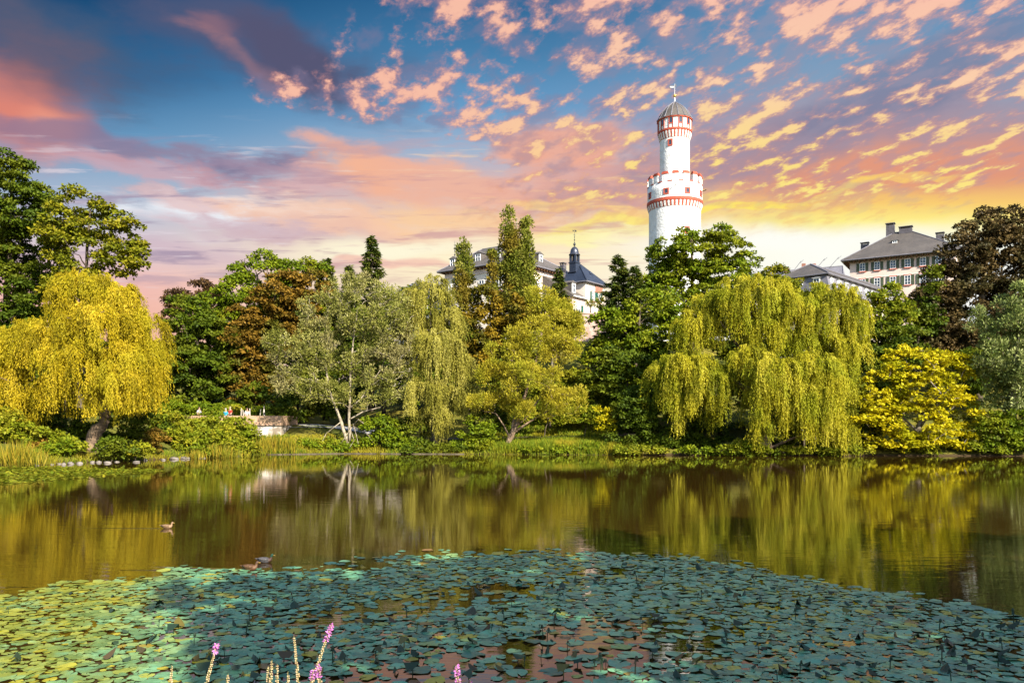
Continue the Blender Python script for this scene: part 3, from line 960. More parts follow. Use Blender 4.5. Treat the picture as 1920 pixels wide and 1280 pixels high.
def eave_brackets(root, x0, x1, y0, y1, ez, ov, th=0.22):
    m = MB()
    n = int((x1 - x0) / 0.75)
    for i in range(n + 1):
        xx = x0 + (x1 - x0) * i / n
        m.box(xx - .09, xx + .09, y0 - ov + .15, y0 - .003, ez - th - .25, ez - th - .003)
    n = int((y1 - y0) / 0.75)
    for i in range(n + 1):
        yy = y0 + (y1 - y0) * i / n
        m.box(x0 - ov + .15, x0 - .003, yy - .09, yy + .09, ez - th - .25, ez - th - .003)
    m.build('eave_brackets', M['timber'], root)


def dormer(root, p, nv, w, h, dep, mat, gable=0.45):
    """A small roof window: cheeks and front, pitched hood, white window. p: sill centre of the front, nv outward."""
    p, nv = np.asarray(p, float), np.asarray(nv, float)
    u = np.cross(nv, ZV)
    m = MB()
    m.obox(p - nv * dep / 2 + ZV * h / 2, u, nv, ZV, w / 2, dep / 2, h / 2)
    t = p + ZV * (h + .003) + nv * 0.18
    b = p + ZV * (h + .003) - nv * dep
    hw = w / 2 + 0.16
    m.add([t - u * hw, t + u * hw, t + ZV * gable - nv * .25, b - u * hw, b + u * hw, b + ZV * gable],
          [(0, 1, 2), (1, 4, 5, 2), (4, 3, 5), (3, 0, 2, 5), (0, 3, 4, 1)])
    d = m.build('dormer', mat, root)
    f = MB(); t_ = 0.09; c = p + ZV * h * 0.52
    for sx in (-1, 1): f.obox(c + u * sx * (w * .40) + nv * 0.04, u, nv, ZV, t_ / 2, 0.04, h * .42)
    for sz in (-1, 0.1, 1): f.obox(c + ZV * sz * (h * .40) + nv * 0.035, u, nv, ZV, w * .40 - t_ / 2, 0.035, t_ / 2)
    f.obox(c + nv * 0.03, u, nv, ZV, t_ / 2.4, 0.03, h * .40)
    f.build('window', M['white'], d)
    g = MB(); g.obox(c + nv * 0.012, u, nv, ZV, w * .40, 0.01, h * .41); g.build('pane', M['pane'], d)
    return d


def chimney(root, x, y, z0, z1, sx, sy, mat='chimney', cap=True):
    m = MB(); m.box(x - sx / 2, x + sx / 2, y - sy / 2, y + sy / 2, z0, z1)
    c = m.build('chimney', M[mat], root)
    if cap:
        q = MB(); q.box(x - sx / 2 - .1, x + sx / 2 + .1, y - sy / 2 - .1, y + sy / 2 + .1, z1 + .25, z1 + .36)
        for a in (-1, 1):
            for b in (-1, 1): q.box(x + a * sx * .42 - .06, x + a * sx * .42 + .06, y + b * sy * .42 - .06, y + b * sy * .42 + .06, z1 + .002, z1 + .248)
        q.build('chimney_cap', M['chimney'], c)


def finial(root, x, y, z, h, name='roof_finial', vane=False):
    m = MB(); m.tube([(x, y, z), (x, y, z + h)], [.06, .025], 6)
    for f, r in ((.22, .13), (.45, .10), (.62, .08)): m.ball((x, y, z + h * f), r, 8, 5)
    m.tube([(x - .25, y, z + h * .75), (x + .25, y, z + h * .75)], .03, 5)
    if vane:
        m.add([(x - .12, y, z + h * .98), (x - .12, y + .03, z + h * .98), (x - .5, y, z + h * .93), (x - .5, y + .03, z + h * .93), (x - .45, y, z + h * 1.06), (x - .45, y + .03, z + h * 1.06)],
              [(0, 2, 4), (1, 5, 3), (0, 1, 3, 2), (2, 3, 5, 4), (4, 5, 1, 0)])
        m.add([(x + .05, y, z + h), (x + .55, y, z + h * .97), (x + .62, y, z + h * 1.1), (x + .35, y, z + h * 1.06), (x + .15, y, z + h * 1.12),
               (x + .05, y + .03, z + h), (x + .55, y + .03, z + h * .97), (x + .62, y + .03, z + h * 1.1), (x + .35, y + .03, z + h * 1.06), (x + .15, y + .03, z + h * 1.12)],
              [(4, 3, 2, 1, 0), (5, 6, 7, 8, 9), (0, 1, 6, 5), (1, 2, 7, 6), (2, 3, 8, 7), (3, 4, 9, 8), (4, 0, 5, 9)])
    m.build(name, M['dark_metal'], root)


# --- the white round tower
TX, TY, TZ = 30.65, 150.0, 16.0
tw = tag(empty('round_tower', (TX, TY, TZ)), 'tall white round castle tower with red bands, battlements and a domed lantern', 'tower')
FA = math.atan2(-TY, -TX)                       # bearing of the camera seen from the tower


def zt(py, Y=150.0): return CAMZ + (HY - py) * Y / F - TZ


zb1, za1 = zt(367.5, 145), zt(384, 145)         # gallery: band top, arch feet
zm0, zm1 = zt(338.5, 145), zt(324, 145)         # crenel, merlon top
zu1, zua = zt(238, 147), zt(255, 147)
zeave, zapex = zt(217, 147), zt(191, 150)
R1, R2, R3, R4 = 4.80, 5.07, 2.76, 3.08
m = MB(); m.lathe([(R1 + .25, -1), (R1 + .12, 6), (R1, za1 - 8), (R1, za1 + .02)], 64); m.build('lower_shaft', M['plaster'], tw, True)


def arch_band(r_lo, r_hi, z0, z1, n, ztop):
    m = MB()
    m.lathe([(r_lo, z0 - .02), (r_lo + .03, z0), (r_hi, z0 + (z1 - z0) * .75), (r_hi + .02, z1), (r_hi + .12, z1 + .02), (r_hi + .12, ztop), (r_hi, ztop + .02)], 72)
    b = m.build('corbel_band', M['red_trim'], tw)
    for k in range(n):
        t = FA + 2 * math.pi * (k + .5) / n
        hw = math.pi / n * 0.52
        w_ = hw * r_hi
        za, zc = z0 + (z1 - z0) * .02, z1 - w_ - (z1 - z0) * .06
        pts = [(-1, za), (1, za), (1, zc)] + [(math.cos(q), zc + w_ * math.sin(q)) for q in np.linspace(.3, math.pi - .3, 6)] + [(-1, zc)]
        vs = []
        for off in (0.05, -0.10):
            for s, z in pts:
                f = min(1, max(0, (z - z0) / ((z1 - z0) * .75)))
                r = r_lo + .03 + (r_hi - r_lo - .03) * f + off
                vs.append((r * math.cos(t + s * hw), r * math.sin(t + s * hw), z))
        q = len(pts)
        mm = MB(); mm.add(vs, [tuple(range(q)), tuple(range(2 * q - 1, q - 1, -1))] + [(i, q + i, q + (i + 1) % q, (i + 1) % q) for i in range(q)])
        mm.build('blind_arch', M['plaster'], b)


arch_band(R1, R2, za1, zb1 - .55, 44, zb1)
m = MB(); m.lathe([(R2, zb1 + .02), (R2 + .01, (zb1 + zm0) / 2), (R2, zm0), (R2 - .55, zm0), (R2 - .55, zm0 - 1.0), (R3 - .1, zm0 - 1.02)], 64); m.build('gallery_wall', M['plaster'], tw, True)
NM = 16
for k in range(NM):
    t = FA + 2 * math.pi * (k + .08) / NM
    hw = math.pi / NM * 0.56
    mm = MB(); mm.arcbox(R2 - .5, R2 + .006, t - hw, t + hw, zm0 + .003, zm1, 3)
    q = mm.build('merlon', M['plaster'], tw)
    c = MB(); c.arcbox(R2 - .58, R2 + .09, t - hw - .012, t + hw + .012, zm1 + .003, zm1 + .30, 3); c.arcbox(R2 - .50, R2 - .05, t - hw * .95, t + hw * .95, zm1 + .303, zm1 + .52, 3)
    c.build('merlon_cap', M['red_trim'], q)
    t2 = t + math.pi / NM; h2 = math.pi / NM - hw - .004
    c = MB(); c.arcbox(R2 - .57, R2 + .08, t2 - h2, t2 + h2, zm0 + .003, zm0 + .16, 2); c.build('crenel_sill', M['red_trim'], tw)


def round_window(theta, r, z, w, h):
    t = FA + theta
    c = np.array([r * math.cos(t), r * math.sin(t), z]); nv = np.array([math.cos(t), math.sin(t), 0]); u = np.cross(ZV, nv)
    f = MB()
    for s in (-1, 1):
        f.obox(c + u * s * (w / 2 + .11), u, nv, ZV, .11, .09, h / 2 + .22)
        f.obox(c + ZV * s * (h / 2 + .11), u, nv, ZV, w / 2 - .002, .087, .11)
    fr = f.build('window', M['red_trim'], tw)
    g = MB(); g.obox(c, u, nv, ZV, w / 2 + .01, .04, h / 2 + .01); g.build('pane', M['pane'], fr)


for th in (-63, -17.5, 27, 68, 112, 157, 202, 247): round_window(math.radians(th), R2, zt(356.5, 145), .58, .72)
m = MB()
for th, dz, ln in ((2, 1.35, 1.0), (78, .3, .8)):
    t = FA + math.radians(th)
    a = np.array([R2 * math.cos(t), R2 * math.sin(t), zb1 + 1.6 + dz * .3]); nv = np.array([math.cos(t), math.sin(t), 0.25])
    m.tube([a, a + nv * ln], [.07, .09], 6)
m.build('water_spout', M['dark_metal'], tw)
m = MB(); m.lathe([(R3 + .04, zm0 - 1.3), (R3, zua - 3), (R3, zua + .02)], 56); m.build('upper_shaft', M['plaster'], tw, True)
round_window(math.radians(-17), R3, zt(266, 147.3), .46, .85)
round_window(math.radians(28), R1, zt(431, 145.3), .55, 1.0)
round_window(math.radians(150), R3, zt(300, 147.3), .46, .85)
arch_band(R3, R4, zua, zu1 - .35, 30, zu1)
m = MB(); m.lathe([(R4, zu1 + .02), (R4, zeave)], 56); m.build('lantern_wall', M['plaster'], tw, True)
m = MB(); m.lathe([(R4, zeave - .16), (R4 + .2, zeave - .14), (R4 + .22, zeave + .02), (R4, zeave + .03)], 56); m.build('lantern_cornice', M['red_trim'], tw, True)
for k in range(11):
    th = math.radians(-12.5) + 2 * math.pi * k / 11
    t = FA + th
    nv = np.array([math.cos(t), math.sin(t), 0]); u = np.cross(ZV, nv); c = nv * R4
    H = zeave - .17 - zu1
    f = MB()
    for s in (-1, 1): f.obox(c + u * s * .36 + ZV * (zu1 + H / 2 + .01), u, nv, ZV, .07, .10, H / 2 - .02)
    f.obox(c + ZV * (zu1 + H * .42), u, nv, ZV, .285, .097, .07)
    fr = f.build('window', M['red_trim'], tw)
    g = MB(); g.obox(c + ZV * (zu1 + H * .72), u, nv, ZV, .285, .04, H * .24); g.build('pane', M['pane'], fr)
prof = [(R4 + .30, 0), (R4 + .05, .30), (R4 * .93, .8), (R4 * .80, 1.55), (R4 * .58, 2.35), (R4 * .30, 3.05), (.12, 3.6), (.05, 3.7)]
kz = (zapex - zeave) / 3.7
prof = [(r, zeave + .04 + z * kz) for r, z in prof]
m = MB(); m.lathe(prof, 16); dome = m.build('dome_roof', M['slate'], tw, False)
for k in range(16):
    t = 2 * math.pi * k / 16
    m = MB(); m.tube([((r + .02) * math.cos(t), (r + .02) * math.sin(t), z + .02) for r, z in prof], [.075] * (len(prof) - 2) + [.05, .03], 4); m.build('dome_rib', M['slate_light'], dome)
m = MB(); m.tube([(0, 0, zapex - .2), (0, 0, zt(180))], [.14, .06], 8); m.tube([(0, 0, zt(180)), (0, 0, zt(157))], [.04, .02], 6); sp_ = m.build('spire_pole', M['white'], tw)
m = MB(); m.ball((0, 0, zt(180)), .30, 14, 10); m.build('gilt_ball', M['gold'], sp_, True)
m = MB(); zf = zt(166)
m.box(-.95, -.06, -.02, .02, zf, zf + .52); m.box(-1.05, -.95, -.02, .02, zf - .05, zf + .6); m.box(.05, .30, -.02, .02, zf + .25, zf + .75)
m.build('weather_vane', M['dark_metal'], sp_)
m = MB(); m.box(-.85, -.16, -.028, .028, zf + .18, zf + .36); m.build('vane_opening', M['white'], sp_)

# --- main castle wing, near corner towards us
MC = (0.4, 120.4)
mz = 14.5
mc = tag(empty('castle_wing', (MC[0], MC[1], mz), math.atan2(.8, .6)), 'cream castle wing with steep grey hipped roof and white dormers behind the poplars', 'building')
ez = 27.35 - mz
m = MB(); m.box(0, 16, 0, 14, -1, ez - .22 - .003); m.build('wall', M['cream'], mc)
m = MB(); m.box(-.12, -.002, -.12, 14, ez - 1.15, ez - .5); m.box(0, 16, -.12, -.002, ez - 1.15, ez - .5); m.build('cornice', M['pink'], mc)
hip_roof(mc, 0, 16, 0, 14, ez, ((7, 5.5), (7, 12), 4.6), .95, M['slate'])
eave_brackets(mc, 0, 16, 0, 14, ez, .95)
sl = 4.6 / 7.95
for y, d, w, h in ((13.2, .9, 1.15, 1.35), (8.3, 1.4, 1.2, 1.4), (7.3, 4.0, .8, .8), (4.4, 1.5, 1.2, 1.4)):
    dormer(mc, (d, y, ez + (d + .95) * sl - .25), (-1, 0, 0), w, h, 2.2, M['slate'])
sl2 = 4.6 / 6.45
for x, d, w, h in ((8.6, 1.2, 1.15, 1.4), (3.6, 2.6, .8, .9)):
    dormer(mc, (x, d, ez + (d + .95) * sl2 - .25), (0, -1, 0), w, h, 1.8, M['slate'])
for s in (3, 6.4, 9.8, 13.2):
    window(mc, (0, 0, 0), (0, 1, 0), (-1, 0, 0), s, ez - 3.1, 1.1, 1.9, None, 'red_trim')
for s in (2.4, 5.4):
    window(mc, (0, 0, 0), (1, 0, 0), (0, -1, 0), s, ez - 3.1, 1.1, 1.9, None, 'red_trim', head='red_trim')
finial(mc, 1.2, 13.0, ez + 2.2, 2.9)
chimney(mc, 15.2, 1.2, ez + .6, ez + 2.0, .9, .7)

# --- lower mansard-roofed annex against the castle wing
an = tag(empty('castle_annex', (MC[0], MC[1], mz), math.atan2(.8, .6)), 'low pink annex with grey lean-to roof, white dormer and arched windows', 'building')
e2 = 22.6 - mz
m = MB(); m.box(7.6, 11.2, -5.5, -.004, -1, e2 - .16); m.build('wall', M['pink'], an)
m = MB(); m.add([(7.3, -5.9, e2), (11.7, -5.9, e2), (9.9, -.13, e2 + 3.7), (7.3, -.13, e2 + 3.7), (7.3, -5.9, e2 - .15), (11.7, -5.9, e2 - .15), (11.7, -.13, e2 - .15), (7.3, -.13, e2 - .15), (11.7, -.13, e2)],
                [(0, 1, 2, 3), (1, 8, 2), (0, 4, 5, 1), (1, 5, 6, 8), (4, 7, 6, 5), (0, 3, 7, 4), (3, 2, 8, 6, 7)])
m.build('roof', M['slate'], an)
m = MB(); m.tube([(7.3, -5.95, e2 - .06), (11.75, -5.95, e2 - .06)], .11, 6); m.build('gutter', M['white'], an)
dormer(an, (9.0, -4.8, e2 + .55), (0, -1, 0), 1.15, 1.7, 2.4, M['slate'])
for s in (8.3, 9.3):
    m = MB()
    for r, y, c in ((.55, -5.56, 'f'),):
        pts = [(-.5, 0), (.5, 0), (.5, 1.0)] + [(.5 * math.cos(q), 1.0 + .5 * math.sin(q)) for q in np.linspace(.3, math.pi - .3, 7)] + [(-.5, 1.0)]
        vs = [(s + a, yy, e2 - 2.9 + b) for yy in (-5.58, -5.45) for a, b in pts]; q = len(pts)
        m.add(vs, [tuple(range(q)), tuple(range(2 * q - 1, q - 1, -1))] + [(i, q + i, q + (i + 1) % q, (i + 1) % q) for i in range(q)])
    w_ = m.build('window', M['white'], an)
    m = MB()
    for a in (-.24, .24):
        pts = [(-.17, .1), (.17, .1), (.17, .95)] + [(.17 * math.cos(q), .95 + .17 * math.sin(q)) for q in np.linspace(.3, math.pi - .3, 5)] + [(-.17, .95)]
        vs = [(s + a + x_, yy, e2 - 2.9 + b) for yy in (-5.60, -5.5) for x_, b in pts]; q = len(pts)
        m.add(vs, [tuple(range(q)), tuple(range(2 * q - 1, q - 1, -1))] + [(i, q + i, q + (i + 1) % q, (i + 1) % q) for i in range(q)])
    m.build('pane', M['pane'], w_)
m = MB(); m.box(10.1, 10.75, -5.56, -5.49, e2 - 3.0, e2 - 1.2); m.build('door', M['teal_shutter'], an)

# --- chapel house with the bell turret
ch = tag(empty('chapel', (MC[0], MC[1], mz), math.atan2(.8, .6)), 'small cream chapel with blue slate hipped roof and a domed bell turret', 'building')
e3 = 25.4 - mz
m = MB(); m.box(11.25, 17.4, -5.62, -.4, -1, e3 - .22 - .003); m.build('wall', M['cream'], ch)
hip_roof(ch, 11.25, 17.4, -5.62, -.4, e3, ((13.9, -2.8), (14.5, -2.8), 3.35), .5, M['slate_blue'])
m = MB(); m.box(14.2, 16.4, -5.75, -5.625, e3 - 1.35, e3 - .35); m.build('panel', M['brick'], ch)
for s in (13.5, 15.4): window(ch, (0, -5.62, 0), (1, 0, 0), (0, -1, 0), s, e3 - 2.2, .85, 1.5, 'teal_shutter', 'red_trim', head='red_trim')
dormer(ch, (15.0, -4.3, e3 + 1.0), (0, -1, 0), .7, .8, 1.4, M['slate_blue'])
tx, ty = 12.9, -2.5
tz0, tz1 = e3 + 1.9, 30.15 - mz
bt = MB(); bt.box(tx - .62, tx + .62, ty - .62, ty + .62, tz0, tz0 + 1.5)
bt.box(tx - .72, tx + .72, ty - .72, ty + .72, tz0 + 1.502, tz0 + 1.66)
for a in (-1, 1):
    for b in (-1, 1): bt.box(tx + a * .45 - .16, tx + a * .45 + .16, ty + b * .45 - .16, ty + b * .45 + .16, tz0 + 1.662, tz1)
bt.box(tx - .45, tx + .45, ty - .45, ty + .45, tz0 + 1.663, tz0 + 1.9)
tur = bt.build('bell_turret', M['slate_blue'], ch)
q = MB(); q.lathe([(.92, -.05), (.92, .05), (.72, .22), (.68, .5), (.60, .85), (.42, 1.12), (.16, 1.30), (.05, 1.36)], 20, (tx, ty, tz1 + .05), cap=True); q.build('turret_dome', M['lead'], tur, True)
q = MB(); q.lathe([(.02, .9), (.14, .85), (.2, .5), (.26, .2), (.34, .05), (.3, .02), (.02, .0)], 12, (tx, ty, tz0 + 1.95)); q.build('bell', M['dark_metal'], tur, True)
finial(ch, tx, ty, tz1 + 1.3, 2.6, 'turret_finial', vane=True)
m = MB(); m.ball((tx, ty, tz1 + 1.75), .2, 10, 6, 1.4); m.build('finial_ball', M['dark_metal'], ch, True)
chimney(ch, 11.7, -1.0, e3 + .4, e3 + 1.9, .7, .6)

# --- long low wing at the far left of the castle
lw = tag(empty('castle_side_wing', (-23, 144, 14.5), math.atan2(-5, 14)), 'long low castle wing whose purple-grey roof shows behind the olive willow', 'building')
m = MB(); m.box(0, 14, 0, 8, -1, 10.2); m.build('wall', M['cream'], lw)
hip_roof(lw, 0, 14, 0, 8, 10.45, ((3.5, 4), (13.5, 4), 3.6), .5, M['slate_light'])
for s in (3, 6, 9, 12): window(lw, (0, 0, 0), (1, 0, 0), (0, -1, 0), s, 8.2, 1.0, 1.6)

# --- rubble retaining wall and its two yuccas
rw = MB(); rw.box(3.0, 19.0, 117.4, 120.0, 12.0, 19.0)
rw.box(2.9, 19.1, 117.3, 120.05, 19.004, 19.2)
tag(rw.build('retaining_wall', M['rubble']), 'tall reddish rubble retaining wall below the castle annex', 'wall')


def yucca(px, Y, zg, h, label, seed):
    rng = np.random.default_rng(seed)
    x = (px - CX) / F * Y
    root = tag(empty('yucca_palm', (x, Y, zg)), label, 'palm', 'small palms on the castle wall')
    m = MB(); m.tube([(0, 0, 0), (.05, 0, h * .5), (0, 0, h)], [.13, .10, .09], 7); m.build('trunk', M['bark_grey'], root, True)
    n = 150
    d = rdir(n, rng); d[:, 2] = d[:, 2] * .8 + .15
    me = leaf_mesh('crown', np.array([0, 0, h]) + d * .1, d, rdir(n, rng), rng.uniform(.7, 1.1, n), .09, rng.random(n))
    link_mesh('crown', me, LF['olive_green'], root)


yucca(1107, 118.4, 19.2, 1.4, 'small spiky palm at the left on the rubble wall', 3)
yucca(1125, 118.6, 19.2, 1.9, 'taller spiky palm on the rubble wall below the green shutters', 4)

# --- house with green shutters on the right
hr = tag(empty('castle_house', (53.7, 130, 15.5), math.atan2(-.53, .85)), 'tall cream house with grey hipped roof, chimneys and green shutters', 'house')
e4 = 29.45 - 15.5
m = MB(); m.box(1.2, 16.4, 1.0, 12, -2, e4 - .22 - .003); m.build('wall', M['pink'], hr)
m = MB(); m.box(1.15, 16.4, .94, .996, e4 - 3.1, e4 - 2.95); m.build('string_course', M['cream'], hr)
hip_roof(hr, 1.2, 16.4, 1.0, 12, e4, ((7.2, 6.5), (9.6, 6.5), 4.9), 1.15, M['slate'])
eave_brackets(hr, 1.2, 16.4, 1.0, 12, e4, 1.15)
for s in (3.1, 5.3, 7.6, 9.7, 11.85, 14.0):
    window(hr, (0, 1.0, 0), (1, 0, 0), (0, -1, 0), s, e4 - 1.28, .84, 1.35, 'green_shutter', 'red_trim')
    window(hr, (0, 1.0, 0), (1, 0, 0), (0, -1, 0), s, e4 - 3.95, .90, 1.50, 'green_shutter', 'red_trim', head='red_trim')
chimney(hr, 6.6, 6.6, e4 + 3.6, e4 + 6.2, 1.25, 1.0)
chimney(hr, 8.9, 6.5, e4 + 4.4, e4 + 5.35, 1.9, 1.1)
chimney(hr, 2.4, 8.6, e4 + 1.4, e4 + 3.9, 1.2, .9)
chimney(hr, 14.0, 4.4, e4 + .8, e4 + 3.3, 1.1, .9)
dormer(hr, (7.6, 3.4, e4 + 2.2), (0, -1, 0), .8, .8, 1.6, M['slate'], .3)

# --- mansard house in front of it
mh = tag(empty('mansard_house', (39.9, 100.1, 8.0), math.atan2(.714, .7)), 'lower house with grey mansard roof and white dormers above the big willow', 'house')
b5 = 21.9 - 8.0
m = MB(); m.box(.6, 26, .6, 7.4, -2, b5 - 2.1); m.build('wall', M['cream'], mh)
m = MB()
m.add([(0, 0, b5 - 2.1), (26.5, 0, b5 - 2.1), (26.5, 8, b5 - 2.1), (0, 8, b5 - 2.1), (.6, .6, b5 - .16), (26, .6, b5 - .16), (26, 7.4, b5 - .16), (.6, 7.4, b5 - .16)],
      [(0, 1, 5, 4), (1, 2, 6, 5), (2, 3, 7, 6), (3, 0, 4, 7), (3, 2, 1, 0), (4, 5, 6, 7)])
m.build('mansard', M['slate_light'], mh)
hip_roof(mh, .6, 26, .6, 7.4, b5 + .06, ((3.6, 4), (24, 4), 2.0), .35, M['slate'])
for i in range(11):
    x = 1.6 + i * 2.3
    dormer(mh, (x, .35, b5 - 1.75), (0, -1, 0), .95, 1.3, 1.0, M['white'], .12)
for i in range(3): dormer(mh, (.35, 1.8 + i * 2.2, b5 - 1.75), (-1, 0, 0), .95, 1.3, 1.0, M['white'], .12)

# --- long grey-roofed range behind with lightning rods
rg = tag(empty('castle_range', (45.0, 158, 15.5), math.atan2(-9, 17)), 'long grey-roofed castle range behind the mansard house, with thin roof rods', 'building')
m = MB(); m.box(0, 19, 0, 9, -1, 13.4); m.build('wall', M['cream'], rg)
hip_roof(rg, 0, 19, 0, 9, 13.7, ((.3, 4.5), (18.7, 4.5), 3.9), .4, M['slate_light'])
chimney(rg, 8.6, 3.2, 15.5, 17.9, .7, .6, 'brick', False)
chimney(rg, 11.6, 4.4, 16.9, 18.7, .7, .6, 'brick', False)
chimney(rg, 13.2, 4.4, 16.9, 18.5, 1.3, .6, 'brick', False)
for x, t in ((2.2, .5), (5.2, .9), (9.6, 1.1), (13.8, 1.2), (16.2, 1.3)):
    m = MB(); m.tube([(x, 4.3, 17.3), (x + t * 1.4, 4.3, 18.7 + t * .5)], .05, 4); m.tube([(x + t * 1.4 - .2, 4.3, 18.3 + t * .5), (x + t * 1.4 + .45, 4.3, 18.9 + t * .5)], .035, 4); m.build('roof_rod', M['slate_light'], rg)

# --- terrace by the pond, its parapet and the people on it
TYF = 80.6
tx0, tx1 = (322 - CX) / F * TYF, (527 - CX) / F * TYF
tr = tag(empty('terrace_wall', (tx0, TYF, 0.8)), 'pond terrace wall with red sandstone parapet above flaking whitewash', 'wall')
wl = tx1 - tx0
m = MB(); m.box(0, wl, 0, .45, -.8, 1.86); m.box(wl - .45, wl, .452, 6, -.8, 1.855); m.build('base_wall', M['whitewash'], tr)
m = MB(); m.box(-.05, wl + .04, -.05, .42, 1.93, 2.90); m.box(wl - .41, wl + .045, .422, 6, 1.93, 2.895); m.build('parapet', M['parapet'], tr)
m = MB(); m.box(-.07, wl + .08, -.10, .47, 1.862, 1.927); m.build('ledge', M['kerb'], tr)
mb = MB(); mb.box(tx0, tx1 - .46, TYF + .46, TYF + 7, 1.2, 2.72)
tag(mb.build('pavement', M['paving']), kind='structure')


def skin_obj(name, verts, edges, radii, mat, parent, root_i=0, sub=2):
    me = bpy.data.meshes.new(name); me.from_pydata(verts, edges, [])
    o = link_mesh(name, me, mat, parent)
    md = o.modifiers.new('Skin', 'SKIN')
    sv = me.skin_vertices[0].data
    for i, r in enumerate(radii):
        sv[i].radius = r if isinstance(r, tuple) else (r, r)
        sv[i].use_root = (i == root_i)
    md.use_smooth_shade = True
    ss = o.modifiers.new('Subdivision', 'SUBSURF'); ss.levels = ss.render_levels = sub
    return o


def person(label, loc, rz, top, legs, hair, lean=0.0, arm=(0.0, 0.0)):
    root = tag(empty('person', loc, rz), label, 'person')
    sk = mat_plain('skin', (0.50, 0.30, 0.21), (0.44, 0.25, 0.17), 4.0, .55)
    l = lean
    J = [(0, 0, .93), (0, -l * .3, 1.15), (0, -l * .7, 1.36), (0, -l, 1.50), (0, -l * 1.05 - .01, 1.60), (0, -l * 1.1 - .015, 1.70),
         (-.17, -l * .8, 1.40), (-.24, -l * .8 - .02, 1.14), (-.20 + arm[0], -l - .20, .98 + arm[1]),
         (.17, -l * .8, 1.40), (.24, -l * .8 - .02, 1.14), (.20 - arm[0], -l - .20, .98 + arm[1]),
         (-.10, 0, .88), (-.11, -.02, .48), (-.11, .03, .07), (-.12, -.12, .03), (.10, 0, .88), (.12, .02, .48), (.12, .06, .07), (.13, -.08, .03),
         (0, -l * 1.1 - .10, 1.635)]
    E = [(0, 1), (1, 2), (2, 3), (3, 4), (4, 5), (2, 6), (6, 7), (7, 8), (2, 9), (9, 10), (10, 11), (0, 12), (12, 13), (13, 14), (14, 15), (0, 16), (16, 17), (17, 18), (18, 19), (4, 20)]
    Rr = [(.15, .10), (.14, .095), (.16, .10), (.055, .055), (.078, .092), (.07, .085), .06, .045, .035, .06, .045, .035, .09, .06, .042, .04, .09, .06, .042, .04, .02]
    skin_obj('body', J, E, Rr, sk, root)
    grow = lambda r, d: (r[0] + d, r[1] + d) if isinstance(r, tuple) else r + d
    ti = [0, 1, 2, 6, 7, 9, 10]
    mp = {a: i for i, a in enumerate(ti)}
    skin_obj('shirt', [J[i] for i in ti], [(mp[a], mp[b]) for a, b in E if a in mp and b in mp], [grow(Rr[i], .018) for i in ti], top, root)
    ti = [0, 12, 13, 14, 16, 17, 18]; mp = {a: i for i, a in enumerate(ti)}
    skin_obj('trousers', [J[i] for i in ti], [(mp[a], mp[b]) for a, b in E if a in mp and b in mp], [grow(Rr[i], .014) for i in ti], legs, root)
    h = MB(); h.ball((0, -l * 1.1 + .012, 1.715), .098, 10, 7, .9); h.build('hair', hair, root, True)
    return root


P_blue = mat_plain('teal_cloth', (0.03, 0.28, 0.36), (0.02, 0.2, 0.28), 4, .8)
P_red = mat_plain('red_cloth', (0.45, 0.04, 0.03), (0.36, 0.03, 0.02), 4, .8)
P_grey = mat_plain('pale_grey_cloth', (0.34, 0.33, 0.37), (0.28, 0.27, 0.3), 4, .8)
P_wht = mat_plain('white_cloth', (0.50, 0.48, 0.47), (0.42, 0.4, 0.39), 4, .8)
P_dark = mat_plain('dark_trouser_cloth', (0.05, 0.05, 0.07), (0.04, 0.04, 0.05), 4, .85)
H_br = mat_plain('brown_hair', (0.10, 0.06, 0.035), (0.07, 0.04, 0.025), 8, .6)
H_bl = mat_plain('fair_hair', (0.42, 0.30, 0.17), (0.34, 0.24, 0.13), 8, .6)
H_gr = mat_plain('grey_hair', (0.40, 0.37, 0.33), (0.32, 0.3, 0.27), 8, .6)
for lab, px, dy, rz, a, b, c, ln, zz in (
        ('person in a pale grey shirt standing alone behind the terrace parapet', 373, 1.6, .9, P_grey, P_dark, H_br, .05, 0.10),
        ('person in a teal top beside someone in red on the terrace', 423, 1.5, 2.9, P_blue, P_dark, H_gr, .03, -0.03),
        ('person in a red top beside someone in teal on the terrace', 432, 2.0, -.5, P_red, P_dark, H_bl, .02, 0.15),
        ('person in white bending forward behind the terrace parapet', 463, 1.8, .4, P_wht, P_dark, H_br, .28, 0.0)):
    yy = TYF + dy
    person(lab, ((px - CX) / F * yy, yy, 2.72 + zz), rz, a, b, c, ln)
rng = np.random.default_rng(5)
for px, h, tl in ((452, 1.75, .05), (457, 1.55, -.18), (459.5, 1.5, .16), (469, 1.7, -.06), (487, 1.6, .2), (494, 2.05, .10), (496.5, 1.7, -.14)):
    yy = TYF + 2.6; x = (px - CX) / F * yy
    mb = MB(); mb.tube([(x - tl * .5, yy, 2.70), (x + tl * .5, yy, 2.70 + h)], [.035, .03], 6); mb.ball((x + tl * .5, yy, 2.70 + h + .02), .05, 6, 4)
    tag(mb.build('plant_stake', M['cream']), 'slim pale stake standing among others behind the terrace parapet', 'stake', 'pale stakes behind the terrace parapet')

# paths
def ribbon(name, pts, w, mat, dz=.05):
    m = MB(); pts = np.array(pts, float); t = unit(np.gradient(pts, axis=0)); s = np.stack([-t[:, 1], t[:, 0]], 1) * w / 2
    vs = []
    for p, q in zip(pts, s):
        for k in (1, -1): vs.append((p[0] + q[0] * k, p[1] + q[1] * k, gz(p[0] + q[0] * k, p[1] + q[1] * k) + dz))
    m.add(vs, [(2 * i + 1, 2 * i + 3, 2 * i + 2, 2 * i) for i in range(len(pts) - 1)])
    return tag(m.build(name, mat), kind='structure')


